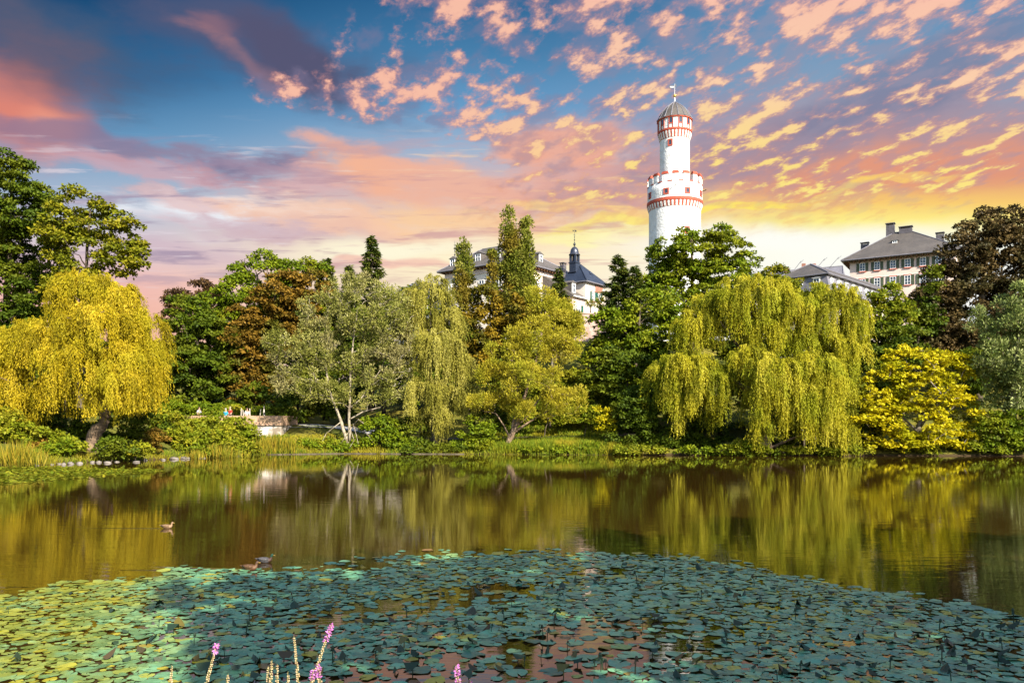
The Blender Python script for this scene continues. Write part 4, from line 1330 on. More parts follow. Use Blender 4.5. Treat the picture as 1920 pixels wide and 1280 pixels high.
ribbon('footpath', [(-26 + i * 1.0, 84.6 + 1.2 * math.sin(i * .15)) for i in range(0, 12)], 3.0, M['paving'], .10)
ribbon('lakeside_path', [(-12 + i, 83.6 + .4 * math.sin(i * .2)) for i in range(0, 26)], 1.5, M['kerb'], .08)
# low stone edging where the bank meets the water
for x0, x1, lab in ((-22.8, -13.0, 'low stone edging of the bank below the silver tree'), (-12.6, -4.5, 'low stone edging of the bank below the olive willow')):
    mb = MB()
    xs = np.linspace(x0, x1, 9)
    for a, b in zip(xs[:-1], xs[1:]):
        p0 = np.array([a, float(yf(a)) - .30 + .12 * math.sin(a * 2.3), .03]); p1 = np.array([b - .02, float(yf(b)) - .30 + .12 * math.sin(a * 2.3), .03]); u = unit(p1 - p0)
        mb.obox((p0 + p1) / 2, u, np.cross(ZV, u), ZV, np.linalg.norm(p1 - p0) / 2, .16, .05)
    tag(mb.build('bank_edging', M['kerb']), lab, 'edging', 'stone edgings of the pond')
# bench under the big willow
bx_, by_ = (1517 - CX) / F * 75.5, 75.5
bn = tag(empty('bench', (bx_, by_, gz(bx_, by_)), .1), 'pale plank bench in the shade under the big lime willow', 'bench')
mb = MB(); mb.box(-.75, .75, -.2, -.02, 1.62, 1.70); mb.box(-.75, .75, .0, .18, 1.62, 1.70); mb.build('seat', M['white'], bn)
for s in (-1, 1):
    mb = MB(); mb.box(s * .55 - .07, s * .55 + .07, -.16, .14, -.4, 1.617); mb.build('leg', M['bark_dark'], bn)

# ------------------------------------------------------------------ trees: front row on the far bank
willow('weeping_willow', 'big yellow weeping willow on the left bank with a leaning gnarled trunk', 62, [
    (160, 542, 62, 40, 650), (218, 548, 40, 32, 680), (264, 610, 44, 42, 730), (98, 618, 56, 32, 720), (190, 600, 70, 34, 700, -1.5), (276, 660, 32, 46, 795, -.5), (240, 670, 50, 38, 790, -1.5),
    (40, 640, 40, 44, 740), (8, 690, 40, 45, 852, 1.0), (55, 740, 24, 24, 840, .5), (150, 665, 60, 36, 785, -2.2), (215, 705, 44, 30, 795, -2.6), (110, 720, 30, 24, 790, -1.5), (258, 735, 34, 22, 800, -1.8), (-60, 700, 60, 60, 850), (20, 790, 30, 16, 860, .5)],
    'willow_yellow', 'bark_brown',
    [([(168, 840), (178, 812), (196, 788), (202, 772), (186, 735), (180, 690), (170, 600)], .50, .14), ([(196, 782), (178, 755), (120, 700), (70, 660)], .26, .08),
     ([(200, 770), (235, 720), (262, 650)], .24, .07), ([(182, 700), (215, 640), (240, 580)], .18, .06)], seed=1)
willow('weeping_willow', 'huge lime-green weeping willow trailing into the water below the tower', 73.5, [
    (1412, 556, 80, 46, 640), (1352, 574, 48, 42, 660, .8), (1550, 572, 68, 48, 690), (1478, 588, 46, 38, 660, -.5), (1308, 604, 36, 32, 680, .5), (1588, 612, 26, 40, 715), (1505, 632, 26, 26, 690, -1), (1430, 612, 36, 28, 670, -1.2),
    (1288, 688, 58, 34, 800, -.5), (1325, 700, 36, 30, 858, -1.5), (1268, 708, 30, 30, 830, 0), (1300, 740, 34, 24, 850, -1.2), (1408, 668, 38, 28, 745, -2.4), (1448, 688, 52, 32, 815, -3.4), (1522, 684, 50, 30, 800, -3.0), (1508, 738, 38, 28, 858, -3.8), (1456, 745, 34, 26, 855, -3.2),
    (1568, 726, 36, 32, 852, -1.6), (1540, 765, 34, 22, 855, -2.4), (1412, 745, 20, 20, 810, -3.0), (1236, 694, 18, 30, 790, .5), (1570, 650, 46, 40, 730, -.8), (1430, 800, 20, 14, 855, -3.6), (1580, 800, 24, 18, 856, -1.8)],
    'willow_lime', 'bark_brown',
    [([(1430, 848), (1428, 780), (1440, 700), (1420, 620), (1412, 560)], .75, .15), ([(1436, 720), (1500, 660), (1545, 590)], .4, .1), ([(1430, 745), (1350, 700), (1290, 680)], .34, .08),
     ([(1434, 700), (1380, 640), (1340, 590)], .28, .08), ([(1440, 735), (1530, 730), (1575, 725)], .24, .07)], seed=2, dens=1.0)
willow('weeping_willow', 'narrow olive weeping willow between the silver tree and the poplars', 80.5, [
    (806, 552, 40, 38, 640), (772, 606, 30, 30, 700, .5), (842, 600, 30, 34, 700), (815, 645, 44, 34, 770, -1.2), (862, 680, 26, 30, 750, -.5), (795, 725, 36, 26, 800, -1.8), (880, 735, 34, 24, 790, -1.0), (812, 775, 30, 20, 848, -1.8), (850, 740, 24, 20, 800, -1.2)],
    'willow_olive', 'bark_grey', [([(815, 845), (812, 770), (806, 680), (808, 560)], .34, .08), ([(812, 740), (850, 690), (862, 650)], .14, .05)], seed=3, dens=.95)

tree('silver_tree', 'silver-leaved tree with two white trunks and bare twigs at its foot', 78.6, 652,
     [(690, 580, 72, 58), (615, 590, 55, 46), (735, 595, 42, 58), (560, 655, 52, 34), (562, 715, 50, 34, -1), (645, 665, 78, 48, 1.0), (720, 685, 55, 50), (690, 738, 52, 28), (612, 738, 46, 26), (755, 655, 34, 44), (520, 640, 26, 18), (655, 535, 40, 20), (745, 735, 34, 24)],
     'silver', 'bark_white', cr=.42, L=.26, Wd=.085, cover=.85, trunk_r=.2, seed=4, spray=True, limb_share=.75, tip=.026, flat=1.15, fill=.56, back=.4,
     paths=[([(654, 832), (640, 792), (628, 760), (617, 730), (607, 665), (598, 600)], .17, .05, True), ([(655, 826), (655, 770), (657, 700), (661, 650), (670, 580)], .17, .05, False),
            ([(656, 765), (676, 748), (690, 728), (715, 690)], .10, .04, False), ([(655, 786), (680, 772), (714, 763)], .07, .05, False), ([(617, 735), (585, 700), (560, 660)], .10, .04, False),
            ([(612, 720), (585, 718), (520, 690)], .08, .03, False), ([(660, 800), (672, 786, -1), (690, 800, -1), (706, 802, -1)], .05, .02, False), ([(660, 800), (650, 815, -1.5), (640, 830, -1.6)], .05, .02, False),
            ([(662, 795), (668, 815, -1.5), (672, 832, -1.6)], .045, .02, False), ([(662, 798), (690, 815, -1.2), (700, 830, -1.4)], .04, .02, False), ([(640, 790), (612, 812, -1), (600, 835, -1.4)], .045, .02, False), ([(655, 800), (664, 825, -1.7), (655, 840, -1.9)], .05, .02, False)])
tree('golden_willow', 'airy golden willow leaning over the water with a forked brown trunk', 76.8, 945,
     [(1000, 640, 56, 42), (960, 678, 46, 42), (1042, 650, 40, 34), (925, 715, 34, 26), (1000, 725, 60, 40, -1), (1055, 755, 38, 24), (945, 760, 38, 24), (1010, 770, 56, 16, -1), (1075, 650, 22, 18), (900, 750, 24, 18), (1075, 745, 20, 16)],
     'golden', 'bark_brown', cr=.62, L=.30, Wd=.075, cover=1.05, seed=5, spray=True, limb_share=.7, tip=.028, flat=1.0, fill=.66, up=.3,
     paths=[([(948, 850), (955, 825), (966, 800), (984, 740), (1000, 690), (1014, 640)], .30, .06, True), ([(958, 815), (966, 775), (970, 730), (962, 680)], .16, .04, False),
            ([(962, 812), (990, 792), (1020, 775), (1055, 755)], .12, .04, False), ([(956, 822), (945, 798), (930, 775), (905, 770)], .09, .03, False), ([(966, 800), (985, 785), (1030, 720), (1045, 660)], .10, .03, False)])
tree('magnolia_tree', 'round yellow broad-leaved tree at the right with grey branches showing through', 73.6, 1720,
     [(1715, 690, 70, 36), (1785, 692, 38, 34), (1660, 728, 46, 36), (1740, 738, 70, 36, -1), (1650, 785, 44, 44), (1715, 795, 74, 42, -1.5), (1790, 775, 44, 46), (1690, 832, 66, 20, -1.5), (1790, 828, 40, 20, -1), (1690, 662, 26, 16), (1635, 755, 24, 32, -1.5), (1622, 800, 24, 30, -2)],
     'magnolia', 'bark_grey', cr=.55, L=.36, Wd=.21, cover=1.15, seed=6, flat=.45, limb_share=.4, tip=.04, fill=.85, up=1.0,
     paths=[([(1722, 848), (1722, 800), (1735, 760), (1752, 725), (1720, 690)], .24, .06, True), ([(1724, 800), (1770, 745, -1.2), (1745, 715, -1.5), (1700, 680)], .12, .04, False), ([(1722, 810), (1680, 770), (1655, 740)], .12, .04, False), ([(1740, 755), (1775, 735, -1.0), (1800, 700)], .11, .04, False)])
tree('silver_poplar', 'pale silvery tree at the right edge in front of the copper beech', 72.5, 1895,
     [(1885, 600, 42, 40), (1915, 560, 36, 30), (1858, 670, 30, 40), (1900, 680, 44, 60), (1880, 740, 34, 34), (1925, 745, 40, 50), (1960, 640, 50, 90), (1835, 600, 14, 20)],
     'silver_green', 'bark_grey', cr=.6, L=.32, Wd=.13, cover=1.1, seed=7, spray=True, limb_share=.5, fill=.95)

# second row and the slope
tree('oak_tree', 'tallest dark green oak at the left edge behind the yellow willow', 88, 10,
     [(12, 345, 48, 52), (40, 400, 55, 55), (-40, 430, 90, 110), (60, 470, 75, 75), (10, 540, 90, 80), (95, 560, 70, 60), (-10, 640, 90, 70), (70, 380, 30, 30), (90, 640, 70, 70)],
     'deep_green', 'bark_dark', cr=1.05, trunk_r=.6, seed=8, jit=2)
tree('oak_tree', 'loose olive-green oak reaching right above the yellow willow', 83, 150,
     [(140, 395, 44, 44), (185, 425, 50, 46), (238, 450, 36, 44), (160, 480, 66, 46), (215, 495, 48, 36), (255, 485, 26, 30), (110, 430, 40, 50), (130, 540, 50, 40)],
     'olive_green', 'bark_dark', cr=.8, L=.38, Wd=.25, trunk_r=.4, seed=9, fill=.8, cover=1.05)
tree('copper_maple', 'brown-red tree peeping over the dark grove at the left', 106, 365,
     [(370, 552, 34, 24), (335, 572, 30, 22), (395, 568, 26, 26), (360, 600, 60, 30)], 'brown_red', 'bark_dark', seed=10, cr=.9, trunk_r=.3)
tree('linden_tree', 'broad deep green tree crowning the grove behind the terrace', 99, 490,
     [(505, 522, 62, 40), (445, 548, 40, 42), (565, 515, 45, 28), (400, 600, 46, 55), (600, 530, 30, 26), (470, 600, 70, 60), (420, 680, 70, 60), (500, 690, 80, 70), (550, 600, 60, 60)],
     'green', 'bark_dark', cr=1.1, trunk_r=.5, seed=11, jit=1.5)
tree('linden_tree', 'dark green tree behind the left end of the terrace', 92, 360,
     [(350, 600, 44, 42), (385, 640, 48, 46), (335, 670, 42, 50), (390, 710, 52, 44), (340, 735, 44, 34), (430, 660, 40, 40), (385, 650, 44, 40, 2.0), (405, 710, 50, 40, 2.5), (360, 660, 50, 50, 3)],
     'deep_green', 'bark_dark', cr=.9, trunk_r=.4, seed=12)
tree('chestnut_tree', 'rust-brown chestnut in front of the deep green grove', 93, 520,
     [(545, 550, 62, 42), (490, 590, 48, 40), (590, 545, 40, 32), (460, 640, 40, 36), (455, 690, 42, 34), (520, 640, 60, 50), (495, 720, 44, 40), (560, 600, 50, 50), (480, 740, 60, 24)],
     'rust', 'bark_dark', cr=.85, L=.38, Wd=.25, trunk_r=.4, seed=13)
tree('oak_tree', 'deep green oak beyond the left edge, first from the yellow willow', 86, -180, [(-180, 480, 90, 80), (-150, 580, 90, 80), (-220, 660, 90, 80), (-120, 700, 70, 60)], 'deep_green', 'bark_dark', cr=1.1, trunk_r=.5, seed=60)
tree('oak_tree', 'deep green oak beyond the left edge, second from the yellow willow', 80, -380, [(-380, 500, 90, 90), (-350, 620, 110, 90), (-420, 720, 90, 70), (-300, 730, 80, 60)], 'green', 'bark_dark', cr=1.1, trunk_r=.5, seed=61)
conifer('cypress_tree', 'dark pointed conifer rising above the silver tree', 104, 697, 443, 660, 44, seed=14, shape=.75)
conifer('cypress_tree', 'small dark conifer tip beside the rust-brown chestnut', 101, 612, 486, 640, 36, seed=15, shape=.7)
conifer('cypress_tree', 'small conifer tip between chestnut and silver tree', 98, 655, 500, 640, 26, seed=16, shape=.8)
tree('poplar_tree', 'slim green poplar left of the tall twin poplar', 99, 870,
     spindles([(870, 462, 560, 19), (873, 550, 690, 25)]), 'poplar', 'bark_grey', cr=.5, L=.30, Wd=.18, trunk_r=.22, seed=17, spray=True, flat=1.1, up=.2, limb_share=.2, jit=.3)
tree('poplar_tree', 'tall twin-topped poplar turning amber in front of the castle wing', 96, 962,
     spindles([(953, 398, 520, 15), (985, 414, 530, 13), (968, 462, 560, 28), (968, 520, 660, 40), (925, 478, 570, 11), (992, 520, 620, 28)]), 'poplar', 'bark_grey', cr=.5, L=.32, Wd=.19, cover=1.5, trunk_r=.35, seed=18, spray=True, flat=1.1, up=.2, limb_share=.2, jit=.5)
tree('hornbeam_tree', 'amber and dark green tree below the twin poplar', 91.5, 925,
     [(912, 570, 30, 38), (900, 625, 32, 42), (935, 640, 36, 40), (955, 590, 34, 50), (905, 680, 30, 36), (980, 610, 36, 50)], 'amber', 'bark_dark', cr=.75, L=.36, Wd=.24, seed=19, trunk_r=.25)
tree('field_maple', 'bushy golden-olive tree behind the leaning golden willow', 87, 1032,
     [(1012, 566, 34, 26), (1060, 592, 28, 28), (1035, 605, 46, 36), (1068, 620, 26, 26)], 'golden', 'bark_grey', cr=.6, L=.28, Wd=.09, spray=True, flat=1.0, seed=20, trunk_r=.2)
conifer('fir_tree', 'small fir right of the twin poplar before the castle wing', 104, 1047, 506, 620, 32, seed=21)
conifer('fir_tree', 'dark fir with a pointed tip beside the chapel', 97, 1160, 480, 700, 66, seed=22, shape=.75, L=.55)
conifer('fir_tree', 'lower dark fir beside the pointed fir', 95, 1190, 500, 700, 50, seed=23, shape=.75)
tree('linden_tree', 'mid-green tree on the slope left of the big lime willow', 89.5, 1190,
     [(1150, 622, 46, 42), (1222, 592, 48, 50), (1128, 672, 34, 34), (1200, 672, 56, 52), (1250, 640, 40, 60), (1165, 720, 50, 36), (1240, 720, 40, 40)], 'green', 'bark_dark', cr=.85, L=.4, Wd=.27, seed=24, trunk_r=.4)
tree('oak_tree', 'wide bright green oak in front of the white tower', 100, 1300,
     [(1300, 470, 66, 38), (1248, 485, 40, 30), (1362, 468, 44, 34), (1402, 490, 24, 20), (1325, 442, 46, 20), (1290, 525, 84, 40), (1240, 530, 42, 36), (1360, 520, 60, 40), (1250, 580, 60, 50), (1300, 560, 60, 40), (1270, 505, 40, 24)],
     'green', 'bark_dark', cr=.8, L=.38, Wd=.25, seed=25, trunk_r=.45, flat=.55, fill=.8, jit=2)
tree('thorn_tree', 'small dark olive tree behind the top of the lime willow', 97, 1462,
     [(1460, 516, 22, 14), (1440, 520, 20, 14), (1480, 530, 20, 16), (1460, 550, 40, 30)], 'olive_green', 'bark_dark', cr=.6, seed=26, trunk_r=.2)
tree('maple_tree', 'bright lime-green maple below the shuttered house', 88, 1662,
     [(1665, 560, 24, 26), (1650, 600, 30, 34), (1688, 596, 26, 36), (1665, 640, 40, 32), (1640, 575, 18, 24)], 'lime', 'bark_grey', cr=.6, L=.32, Wd=.21, seed=27, trunk_r=.2)
tree('copper_beech', 'huge dark copper beech at the right beside the shuttered house', 92, 1830,
     [(1852, 436, 54, 42), (1900, 430, 40, 36), (1808, 480, 50, 44), (1880, 500, 60, 64), (1772, 540, 52, 46), (1832, 565, 76, 64), (1758, 600, 48, 44), (1905, 590, 60, 70), (1800, 645, 66, 44), (1728, 585, 30, 34), (1970, 520, 70, 100), (1740, 640, 44, 40), (1748, 575, 40, 36), (1850, 640, 70, 50), (1770, 665, 60, 36), (1900, 470, 60, 50)],
     'copper', 'bark_dark', cr=.85, L=.36, Wd=.25, trunk_r=.6, seed=28, jit=1.5)
tree('yew_tree', 'dark green tree between the lime maple and the copper beech', 90, 1742,
     [(1752, 520, 18, 26), (1735, 560, 20, 26), (1742, 600, 24, 30)], 'deep_green', 'bark_dark', cr=.6, seed=29, trunk_r=.2)
# dark understorey that fills the gaps
for i, (px, Y, lobes, lab) in enumerate((
        (720, 94, [(700, 640, 60, 60), (780, 600, 60, 60), (740, 720, 80, 50), (640, 700, 50, 60)], 'dark green tree standing behind the silver tree'),
        (880, 92, [(870, 720, 60, 60), (860, 650, 40, 50), (930, 720, 50, 50)], 'dark tree in the shade behind the olive willow'),
        (1170, 84, [(1170, 720, 60, 60), (1210, 780, 60, 50), (1140, 690, 40, 40)], 'dark shaded tree on the slope above the water'),
        (1350, 84, [(1330, 640, 70, 60), (1420, 680, 80, 70), (1510, 690, 80, 60), (1380, 770, 90, 50), (1530, 770, 70, 50)], 'dark tree hidden behind the lime willow'),
        (1690, 86, [(1650, 690, 44, 50), (1700, 660, 46, 50), (1800, 700, 80, 50), (1655, 640, 50, 40, 3), (1690, 620, 50, 40, 4), (1860, 730, 60, 60), (1640, 760, 50, 60)], 'dark tree behind the yellow broad-leaved tree'),
        (120, 74, [(60, 740, 70, 60), (150, 700, 70, 60), (230, 740, 60, 50), (280, 700, 40, 50), (0, 700, 60, 60)], 'dark tree in the shade behind the yellow willow'),
        (600, 114, [(400, 690, 90, 90), (520, 660, 90, 90), (640, 640, 90, 90), (300, 740, 80, 60)], 'far dark tree filling the grove behind the terrace'),
        (100, 104, [(-40, 740, 100, 70), (80, 720, 100, 80), (200, 740, 90, 70), (280, 720, 60, 70), (200, 655, 70, 55), (90, 650, 80, 60)], 'far dark tree behind the left bank'),
        (1740, 106, [(1620, 720, 80, 70), (1740, 700, 90, 90), (1860, 690, 90, 90), (1960, 700, 80, 90)], 'far dark tree behind the copper beech'),
        (1100, 100, [(960, 720, 60, 70), (1120, 740, 60, 50), (1220, 720, 60, 60)], 'dark tree high on the slope below the rubble wall'),
        (560, 90, [(560, 760, 60, 40), (470, 760, 50, 40), (620, 740, 50, 50)], 'dark shrubby tree behind the terrace and footpath'))):
    tree('holly_tree', lab, Y, px, lobes, 'deep_green', 'bark_dark', cr=.95, seed=40 + i, trunk_r=.25, limb_share=.15)

# ------------------------------------------------------------------ shrubs and bank plants
SH = [
    ('low dark weeds at the waterline under the left half of the lime willow', 72.6, [(1300, 847, 30, 7), (1345, 848, 26, 6)], 'green'),
    ('low dark weeds at the waterline under the right half of the lime willow', 72.4, [(1470, 848, 30, 7), (1530, 848, 30, 8)], 'green'),
    ('low weeds at the waterline by the right edge bush', 72.4, [(1840, 848, 30, 7), (1890, 849, 30, 7)], 'weed'),
    ('tall light green shrub left of the lone person on the terrace', 75, [(318, 795, 30, 26), (345, 806, 32, 22)], 'weed'),
    ('tall rounded shrub in front of the middle of the terrace', 74.5, [(400, 808, 34, 24), (425, 822, 30, 20), (380, 825, 30, 18)], 'weed'),
    ('leafy yellow-green shrub at the foot of the russet bush', 71, [(360, 826, 30, 18), (335, 834, 26, 14)], 'lime'),
    ('tall weedy shrub at the left edge under the willow curtain', 60, [(10, 800, 40, 34), (45, 815, 34, 24)], 'weed'),
    ('mid-green weedy shrub beside the reddish brown bush', 60.2, [(95, 822, 26, 20), (120, 830, 22, 16)], 'weed'),
    ('overhanging green weeds at the waterline below the dark evergreen', 73.2, [(1180, 845, 30, 8), (1225, 846, 28, 8), (1150, 846, 22, 7)], 'weed'),
    ('overhanging weeds at the waterline below the yellow tree', 72.8, [(1680, 848, 34, 7), (1740, 848, 34, 8), (1790, 846, 26, 8)], 'weed'),
    ('dark bush behind the leaning willow trunk', 67, [(120, 800, 50, 34), (70, 800, 44, 36), (170, 815, 36, 26)], 'deep_green'),
    ('dark bush right behind the leaning willow trunk', 68, [(225, 802, 44, 34), (275, 805, 40, 32)], 'deep_green'),
    ('sunny green bush halfway up the slope', 83, [(1020, 775, 30, 22), (1055, 785, 26, 16)], 'lime'),
    ('dense green bush on the slope below the fir', 84, [(1110, 750, 34, 30), (1095, 770, 28, 20)], 'green'),
    ('pale green shrub hanging over the left end of the terrace parapet', 79.0, [(395, 790, 34, 16), (380, 805, 30, 18)], 'lime'),
    ('broad light green shrub below the middle of the terrace', 77.5, [(425, 806, 30, 18), (450, 800, 24, 18), (440, 825, 40, 16)], 'weed'),
    ('light green shrub below the red parapet, left of the whitewash', 77.4, [(472, 818, 22, 20), (455, 832, 26, 12)], 'green'),
    ('light green bush at the right foot of the yellow willow', 69, [(320, 800, 34, 26), (350, 820, 36, 22), (300, 826, 30, 20)], 'weed'),
    ('bright bush near the two largest pale rocks', 67.5, [(345, 836, 26, 16), (370, 842, 26, 14)], 'lime'),
    ('russet-tinged bush in the middle of the left bank', 70.5, [(390, 828, 36, 22), (420, 842, 30, 14)], 'weed'),
    ('bushy weeds below the terrace next to the reeds', 74.5, [(450, 840, 24, 12), (470, 842, 20, 12)], 'weed'),
    ('yellow-green bush under the left curtain of the yellow willow', 61, [(20, 820, 40, 26), (60, 832, 36, 20)], 'weed'),
    ('low dark bush left of the leaning willow trunk', 59.5, [(110, 842, 32, 18), (85, 848, 30, 16)], 'green'),
    ('reddish brown bush between low dark bushes on the left bank', 60, [(72, 838, 16, 22)], 'rust'),
    ('feathery green bush just left of the leaning willow trunk', 60, [(145, 842, 22, 16), (128, 830, 18, 12)], 'weed'),
    ('dark ferny bush right of the leaning willow trunk', 60.5, [(205, 842, 26, 18), (235, 846, 26, 16)], 'deep_green'),
    ('green bush between the leaning trunk and the light bank bush', 62, [(255, 848, 26, 14), (240, 835, 16, 10)], 'weed'),
    ('pinkish feathery bush right of the yellow willow curtain', 65, [(292, 828, 22, 24)], 'rust'),
    ('low bright bush on the bank left of the silver tree', 77.8, [(590, 836, 34, 10), (620, 838, 30, 12)], 'lime'),
    ('low green bush directly below the silver tree trunks', 77.9, [(650, 842, 40, 12)], 'green'),
    ('tall dark bush right of the silver tree trunks', 78.4, [(712, 810, 34, 38), (735, 830, 32, 24), (690, 832, 26, 18)], 'green'),
    ('deep green bush in the shade below the olive willow', 79.2, [(770, 815, 30, 34), (790, 838, 30, 16)], 'deep_green'),
    ('fresh green bush between olive and golden willow', 77.0, [(892, 812, 32, 26), (905, 835, 36, 16), (870, 836, 26, 14)], 'green'),
    ('dark bush behind the fork of the golden willow', 79.5, [(915, 785, 36, 28)], 'deep_green'),
    ('yellow-green shrub on the sunny slope behind the path', 86, [(1030, 745, 40, 26), (1070, 760, 34, 22)], 'weed'),
    ('leafy shrub at the top of the sunny slope', 88, [(1090, 720, 36, 26), (1060, 715, 26, 22)], 'weed'),
    ('small golden bush between the meadow and the dark evergreen', 76, [(1135, 795, 16, 20), (1128, 775, 14, 14)], 'magnolia'),
    ('bright green bush on the meadow right of the golden willow', 79, [(1095, 780, 26, 18), (1115, 800, 22, 18)], 'lime'),
    ('big dark evergreen bush left of the lime willow', 75.5, [(1190, 770, 48, 48), (1230, 790, 40, 50), (1175, 820, 40, 30), (1240, 835, 46, 18)], 'deep_green'),
    ('dark bush in the shade left under the lime willow', 76, [(1330, 815, 46, 36), (1290, 830, 36, 24)], 'deep_green'),
    ('dark bush in the shade right under the lime willow', 76.5, [(1450, 820, 50, 32), (1560, 820, 50, 34), (1500, 800, 50, 30)], 'deep_green'),
    ('low lime mound at the waterline under the lime willow', 71.8, [(1390, 842, 34, 12), (1420, 848, 30, 8), (1370, 846, 24, 9)], 'lime'),
    ('low lime mound between the lime willow and the yellow tree', 71.6, [(1605, 842, 26, 12), (1580, 848, 26, 8)], 'lime'),
    ('dark green bush at the right edge beside the water', 71.8, [(1870, 808, 42, 38), (1915, 800, 44, 44), (1850, 838, 36, 14), (1900, 840, 40, 14)], 'green'),
    ('shaded green bush behind the yellow broad-leaved tree', 76, [(1620, 800, 34, 44), (1830, 810, 30, 36)], 'deep_green'),
    ('dark clipped hedge behind the terrace people', 88, [(400, 772, 60, 16), (470, 775, 50, 14), (340, 770, 50, 20)], 'green'),
    ('golden green shrub behind the red-topped person', 84.5, [(437, 770, 20, 12)], 'weed'),
    ('dark round shrub right of the terrace end', 84, [(540, 775, 26, 18), (515, 772, 18, 12)], 'deep_green'),
    ('dark low undergrowth at the waterline below the dry terrace slope', 77.2, [(560, 844, 26, 8), (600, 845, 26, 7), (535, 846, 16, 6)], 'green'),
    ('dark low undergrowth at the waterline left of the golden willow', 76.4, [(820, 847, 28, 7), (860, 846, 26, 8), (770, 847, 22, 7)], 'deep_green'),
    ('leafy undergrowth at the waterline right of the golden willow', 75.2, [(1000, 846, 24, 7), (1060, 846, 28, 8), (1105, 846, 20, 8)], 'green'),
]
for i, (lab, Y, lobes, lf) in enumerate(SH):
    far = Y > 74
    shrub('shrub', lab, Y, lobes, lf, seed=100 + i, L=.28 if far else .26, Wd=.17, cr=.5 if far else .45, group='shrubs along the far bank')


def blade_field(name, label, n, fx, h, w, leaf, seed, lean=.25, kind='stuff', cat='grass'):
    rng = np.random.default_rng(seed)
    xy = fx(rng, n); z = terrain(xy[:, 0], xy[:, 1])
    P = np.column_stack([xy, z - .03]); P = P[z > -.12]
    k = len(P)
    hv = h * rng.uniform(.5, 1.25, k)
    link = link_mesh(name, blades(name, P, hv, w, rng, leaf, lean=lean), LF[leaf])
    return tag(link, label, cat, kind=kind)


def reed_bed(label, px, py, wpx, n, h, leaf, seed):
    """A clump of upright blades with its foot at the waterline."""
    rng = np.random.default_rng(seed)
    Y = CAMZ * F / (py - HY); x = (px - CX) / F * Y; hw = wpx / 2 / F * Y
    xs = rng.normal(size=n) * hw * .55; ys = rng.normal(size=n) * .45 + .2
    z0 = np.maximum(terrain(x + xs, Y + ys), -.1)
    root = tag(empty('reed_clump', (x, Y, 0)), label, 'reeds', 'reed clumps at the waterline')
    k = n
    hv = h * rng.uniform(.5, 1.2, k) * (1 - .35 * np.abs(xs / (hw + .01)).clip(0, 1.5))
    link_mesh('leaves', blades('leaves', np.column_stack([xs, ys, z0]), hv.clip(.2), .05, rng, leaf, lean=.22), LF[leaf], root)
    return root


reed_bed('yellow reed clump at the left edge of the pond', 25, 874, 90, 500, 2.0, 'reed', 1)
reed_bed('tall reed clump left of the low dark bushes', 62, 872, 60, 260, 1.7, 'reed', 2)
reed_bed('orange-tinged reed clump below the russet bush', 405, 858, 90, 380, 1.4, 'reed', 3)
reed_bed('bright reed clump below the whitewashed wall', 520, 851.5, 70, 460, 1.7, 'reed', 4)
reed_bed('reed clump between the terrace bushes and bright reeds', 490, 852, 36, 200, 1.5, 'reed', 5)
reed_bed('thin reed clump beside the two largest rocks', 365, 860, 40, 160, 1.0, 'reed', 6)


def far_strip(x0, x1, s0, s1):
    def fx(rng, n):
        x = rng.uniform(x0, x1, n); return np.column_stack([x, yf(x) + s0 + (s1 - s0) * rng.random(n) ** 1.3])
    return fx


blade_field('meadow_grass', 'tall sunny grass on the bank right of the golden willow', 16000, far_strip(-2.0, 11.5, .0, 5.0), .75, .07, 'grass', 11, .35)
blade_field('slope_grass', 'short yellow-green grass on the slope behind the path', 9000, far_strip(-3, 11, 8.5, 20), .5, .10, 'grass', 12, .5)
blade_field('bank_grass', 'grass fringe along the far bank', 7000, far_strip(-34, 12, -.35, 1.0), .5, .05, 'grass', 13, .4)
blade_field('terrace_grass', 'dry grass on the slope right of the terrace wall', 3500, far_strip(-25, -15, 1.0, 5.5), .35, .06, 'grass', 14, .5)
rng = np.random.default_rng(77)

# ------------------------------------------------------------------ trees behind the camera that keep the near water in the shade
for i, (w, a, r, zc, lab) in enumerate(((6.0, 8.0, 4.0, 9.5, 'shade tree on the near bank, first from the camera'), (12.6, 8.5, 4.4, 9.2, 'middle shade tree on the near bank'), (18.6, 9.0, 4.6, 9.0, 'farthest shade tree on the near bank'))):
    sa, ca = math.sin(SUN_AZ), -math.cos(SUN_AZ)
    x, y = ca * w + sa * a, sa * w - ca * a
    base = np.array([x, y, gz(x, y)])
    rr = np.random.default_rng(300 + i)
    root = tag(empty('shade_tree', base), lab, 'tree', 'trees on the near bank')
    C, R = clumps_in([(x, y, zc, r, r, r * 1.35), (x, y, zc - 3.2, r * .75, r * .75, r * .7)], .95, rr, back=1.0, fill=.95)
    m = MB(); limbs(m, [([base, base + [.2, .1, 4], (x, y, zc), (x, y, zc + 3)], .35, .1)], C[rr.random(len(C)) < .3], .05, rr)
    for j in range(len(m.v)): m.v[j] = m.v[j] - base
    m.build('trunk', M['bark_dark'], root, True)
    P, A, N, l, w_, t = clump_leaves(C, R, .5, .36, rr, 1.5)
    link_mesh('crown', leaf_mesh('crown', P - base, A, N, l, w_, t), LF['green'], root)

